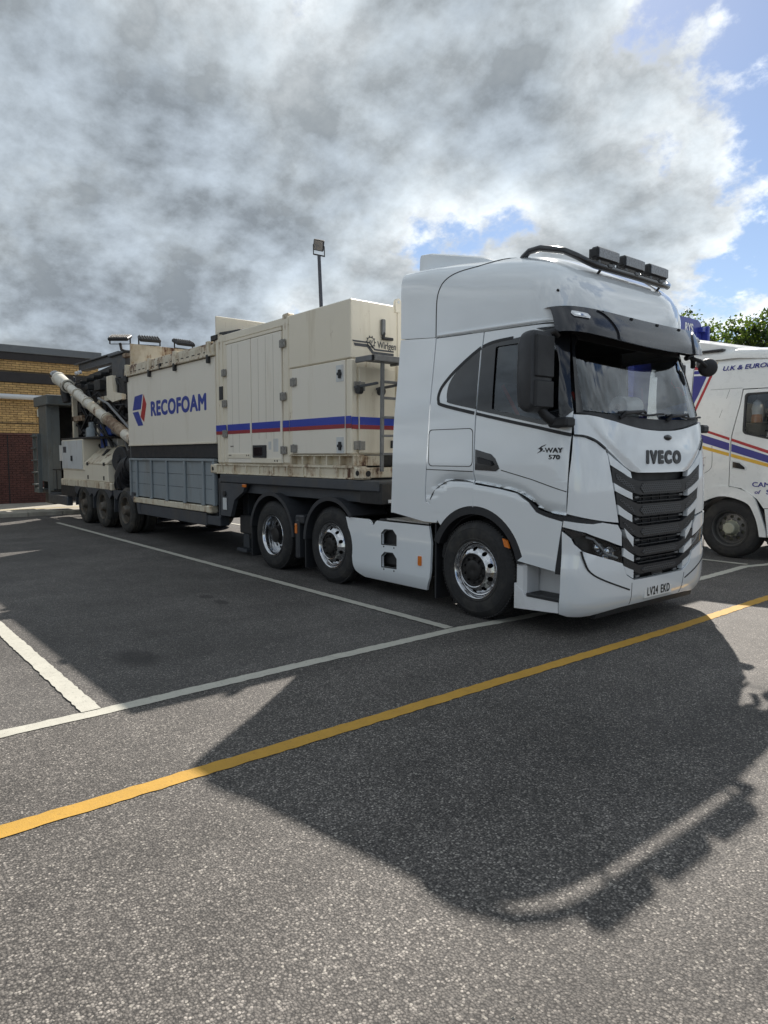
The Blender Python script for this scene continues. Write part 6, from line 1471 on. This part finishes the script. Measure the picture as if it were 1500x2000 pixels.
# roof and top fairing
def roof2():
    st_ = []
    for x, zt, h_ in ((-3.98, 2.78, 1.05), (-4.02, 3.05, 1.10), (-4.12, 3.22, 1.12), (-4.35, 3.36, 1.13), (-4.75, 3.45, 1.135), (-5.2, 3.50, 1.135), (-5.92, 3.50, 1.135)):
        n = 20; st_.append([(x, SC - h_*math.copysign(abs(math.cos(math.pi*k/n))**.28, math.cos(math.pi*k/n)), (zt - .20) + .20*math.sin(math.pi*k/n)**.6) for k in range(n + 1)])
    v = [p for q in st_ for p in q]; n = 21
    return v, [(i*n + k, i*n + k + 1, (i + 1)*n + k + 1, (i + 1)*n + k) for i in range(len(st_) - 1) for k in range(n - 1)]
v, f = roof2(); B().add(v, f).build('roof', WHITE2, s2, ang=60)
dfv = [(-4.95, 3.46, 1.0), (-5.3, 3.54, 1.02), (-5.7, 3.64, 1.06), (-6.2, 3.76, 1.08), (-6.75, 3.84, 1.08)]
v = []; f = []
for x, z, h_ in dfv: v += [(x, SC - h_, 3.30), (x, SC - h_, z - .05), (x, SC - h_ + .08, z), (x, SC + h_ - .08, z), (x, SC + h_, z - .05), (x, SC + h_, 3.30)]
for i in range(4): f += [(i*6 + k, i*6 + k + 1, (i + 1)*6 + k + 1, (i + 1)*6 + k) for k in range(5)]
f.append(tuple(range(24, 30))); f.append((0, 1, 2, 3, 4, 5)[::-1]); B().add(v, f).build('roof_deflector', WHITE2, s2, ang=40)
B().box(-5.88, -5.45, SC - 1.15, SC + 1.15, 3.445, 3.475, .004).build('deflector_gap', BLACKP, s2)
fr = B().prism([(-3.98, .3), (-3.84, .35), (-3.80, 1.0), (-3.82, 1.9), (-3.98, 2.75), (-4.1, 2.75), (-4.05, 1.9), (-4.05, .3)], 'Y', SC - 1.0, SC + 1.0); fr.build('front', WHITE2, s2)
patch('windscreen', [(-1.0, 1.98), (1.0, 1.98), (.95, 2.70), (-.95, 2.70)], [], lambda y, z, o: (-3.835 - (z - 1.95)*.19 + o, SC + y, z), BLACKG, s2, off=.012, thick=.01, du=.5, dv=.5)
g2 = B().box(-3.80, -3.775, SC - .75, SC + .75, .75, 1.55, .01).build('grille', BLACKP, s2)
for k in range(5): B().box(-3.775, -3.755, SC - .72, SC + .72, .80 + .15*k, .87 + .15*k, .008).build('grille_slat', WHITE2, g2)
for q in (-1, 1):
    hl2 = B().box(-3.86, -3.79, SC + q*.68, SC + q*.98, .50, .70, .03).build('headlight', BLACKG, s2); B().box(-3.79, -3.782, SC + q*.71, SC + q*.95, .53, .67, .003).build('lens', LENS, hl2)
B().box(-3.90, -3.77, SC - 1.0, SC + 1.0, .26, .48, .04).build('bumper', WHITE2, s2)
for y, m in ((-.62, SEAT), (.62, SEAT)): B().box(-5.3, -4.8, SC + y - .25, SC + y + .25, 1.6, 1.85, .05).obox((-5.25, SC + y, 2.25), ((.06, 0, 0), (0, .24, 0), (-.06, 0, .45)), .05).build('seat', m, s2)
cn = thing('hi_vis_bundle', 'white and orange bundle on a black shelf inside the second cab window', 'bundle', (-4.92, SY + .25, 2.25))
B().lathe((-4.92, SY + .25, 2.24), (0, 0, 1), [(0, .09), (.10, .085), (.13, .075)], 18).build('orange_base', ORANGE, cn); B().lathe((-4.92, SY + .25, 2.37), (0, 0, 1), [(0, .075), (.1, .085), (.2, .06), (.25, 0)], 18).build('white_top', PAPER, cn)
B().box(-5.05, -4.70, SY + .12, SY + .5, 1.65, 2.235, .03).build('inner_shelf', BLACKP, s2)

# ------------------------------------------------------------------ blue trailer behind the second cab
b3 = thing('blue_box_trailer', 'blue box trailer whose lettered front shows above the second white cab', 'trailer', (-12, SC, 0))
BLT = mat('royal_blue_trailer_paint', (.035, .05, .30), .35, coat=.4, var=.06)
bx = B(); n_ = 10; pr = [(SC - 1.25, 1.25), (SC + 1.25, 1.25)] + [(SC + 1.25 - .22 + .22*math.cos(R(9*k)), 4.44 - .16 + .16*math.sin(R(9*k))) for k in range(11)] + [(SC - 1.25 + .22 - .22*math.sin(R(9*k)), 4.44 - .16 + .16*math.cos(R(9*k))) for k in range(11)]
bxo = bx.prism(pr, 'X', -16.5, -7.0).build('box_body', BLT, b3)
B().box(-7.15, -6.86, SC + 1.26, SC + 1.34, 3.2, 4.33, .02).box(-7.05, -6.9, SC + 1.10, SC + 1.259, 4.20, 4.30, .01).build('front_fin', BLT, b3)
B().box(-6.998, -6.98, SC + .98, SC + 1.0, 3.0, 4.2, .004).build('front_rib', BLT, b3)
text('lettering', 'RYS', .24, PLATEW, bxo, (-6.997, SC + .72, 4.24), (0, 1, 0), (0, 0, 1), .002, .008, sx=.85)
for s, y in ((-1, SC - 1.2), (1, SC + 1.2)):
    for x in (-13.2, -14.6): wheel(b3, x, y, .5, .31, s, DULLRIM, RUBBER, HUB, 'trailer', n=32)
B().box(-16.2, -9.2, SC - .5, SC + .5, .8, 1.25, .02).build('chassis', STEELB, b3)
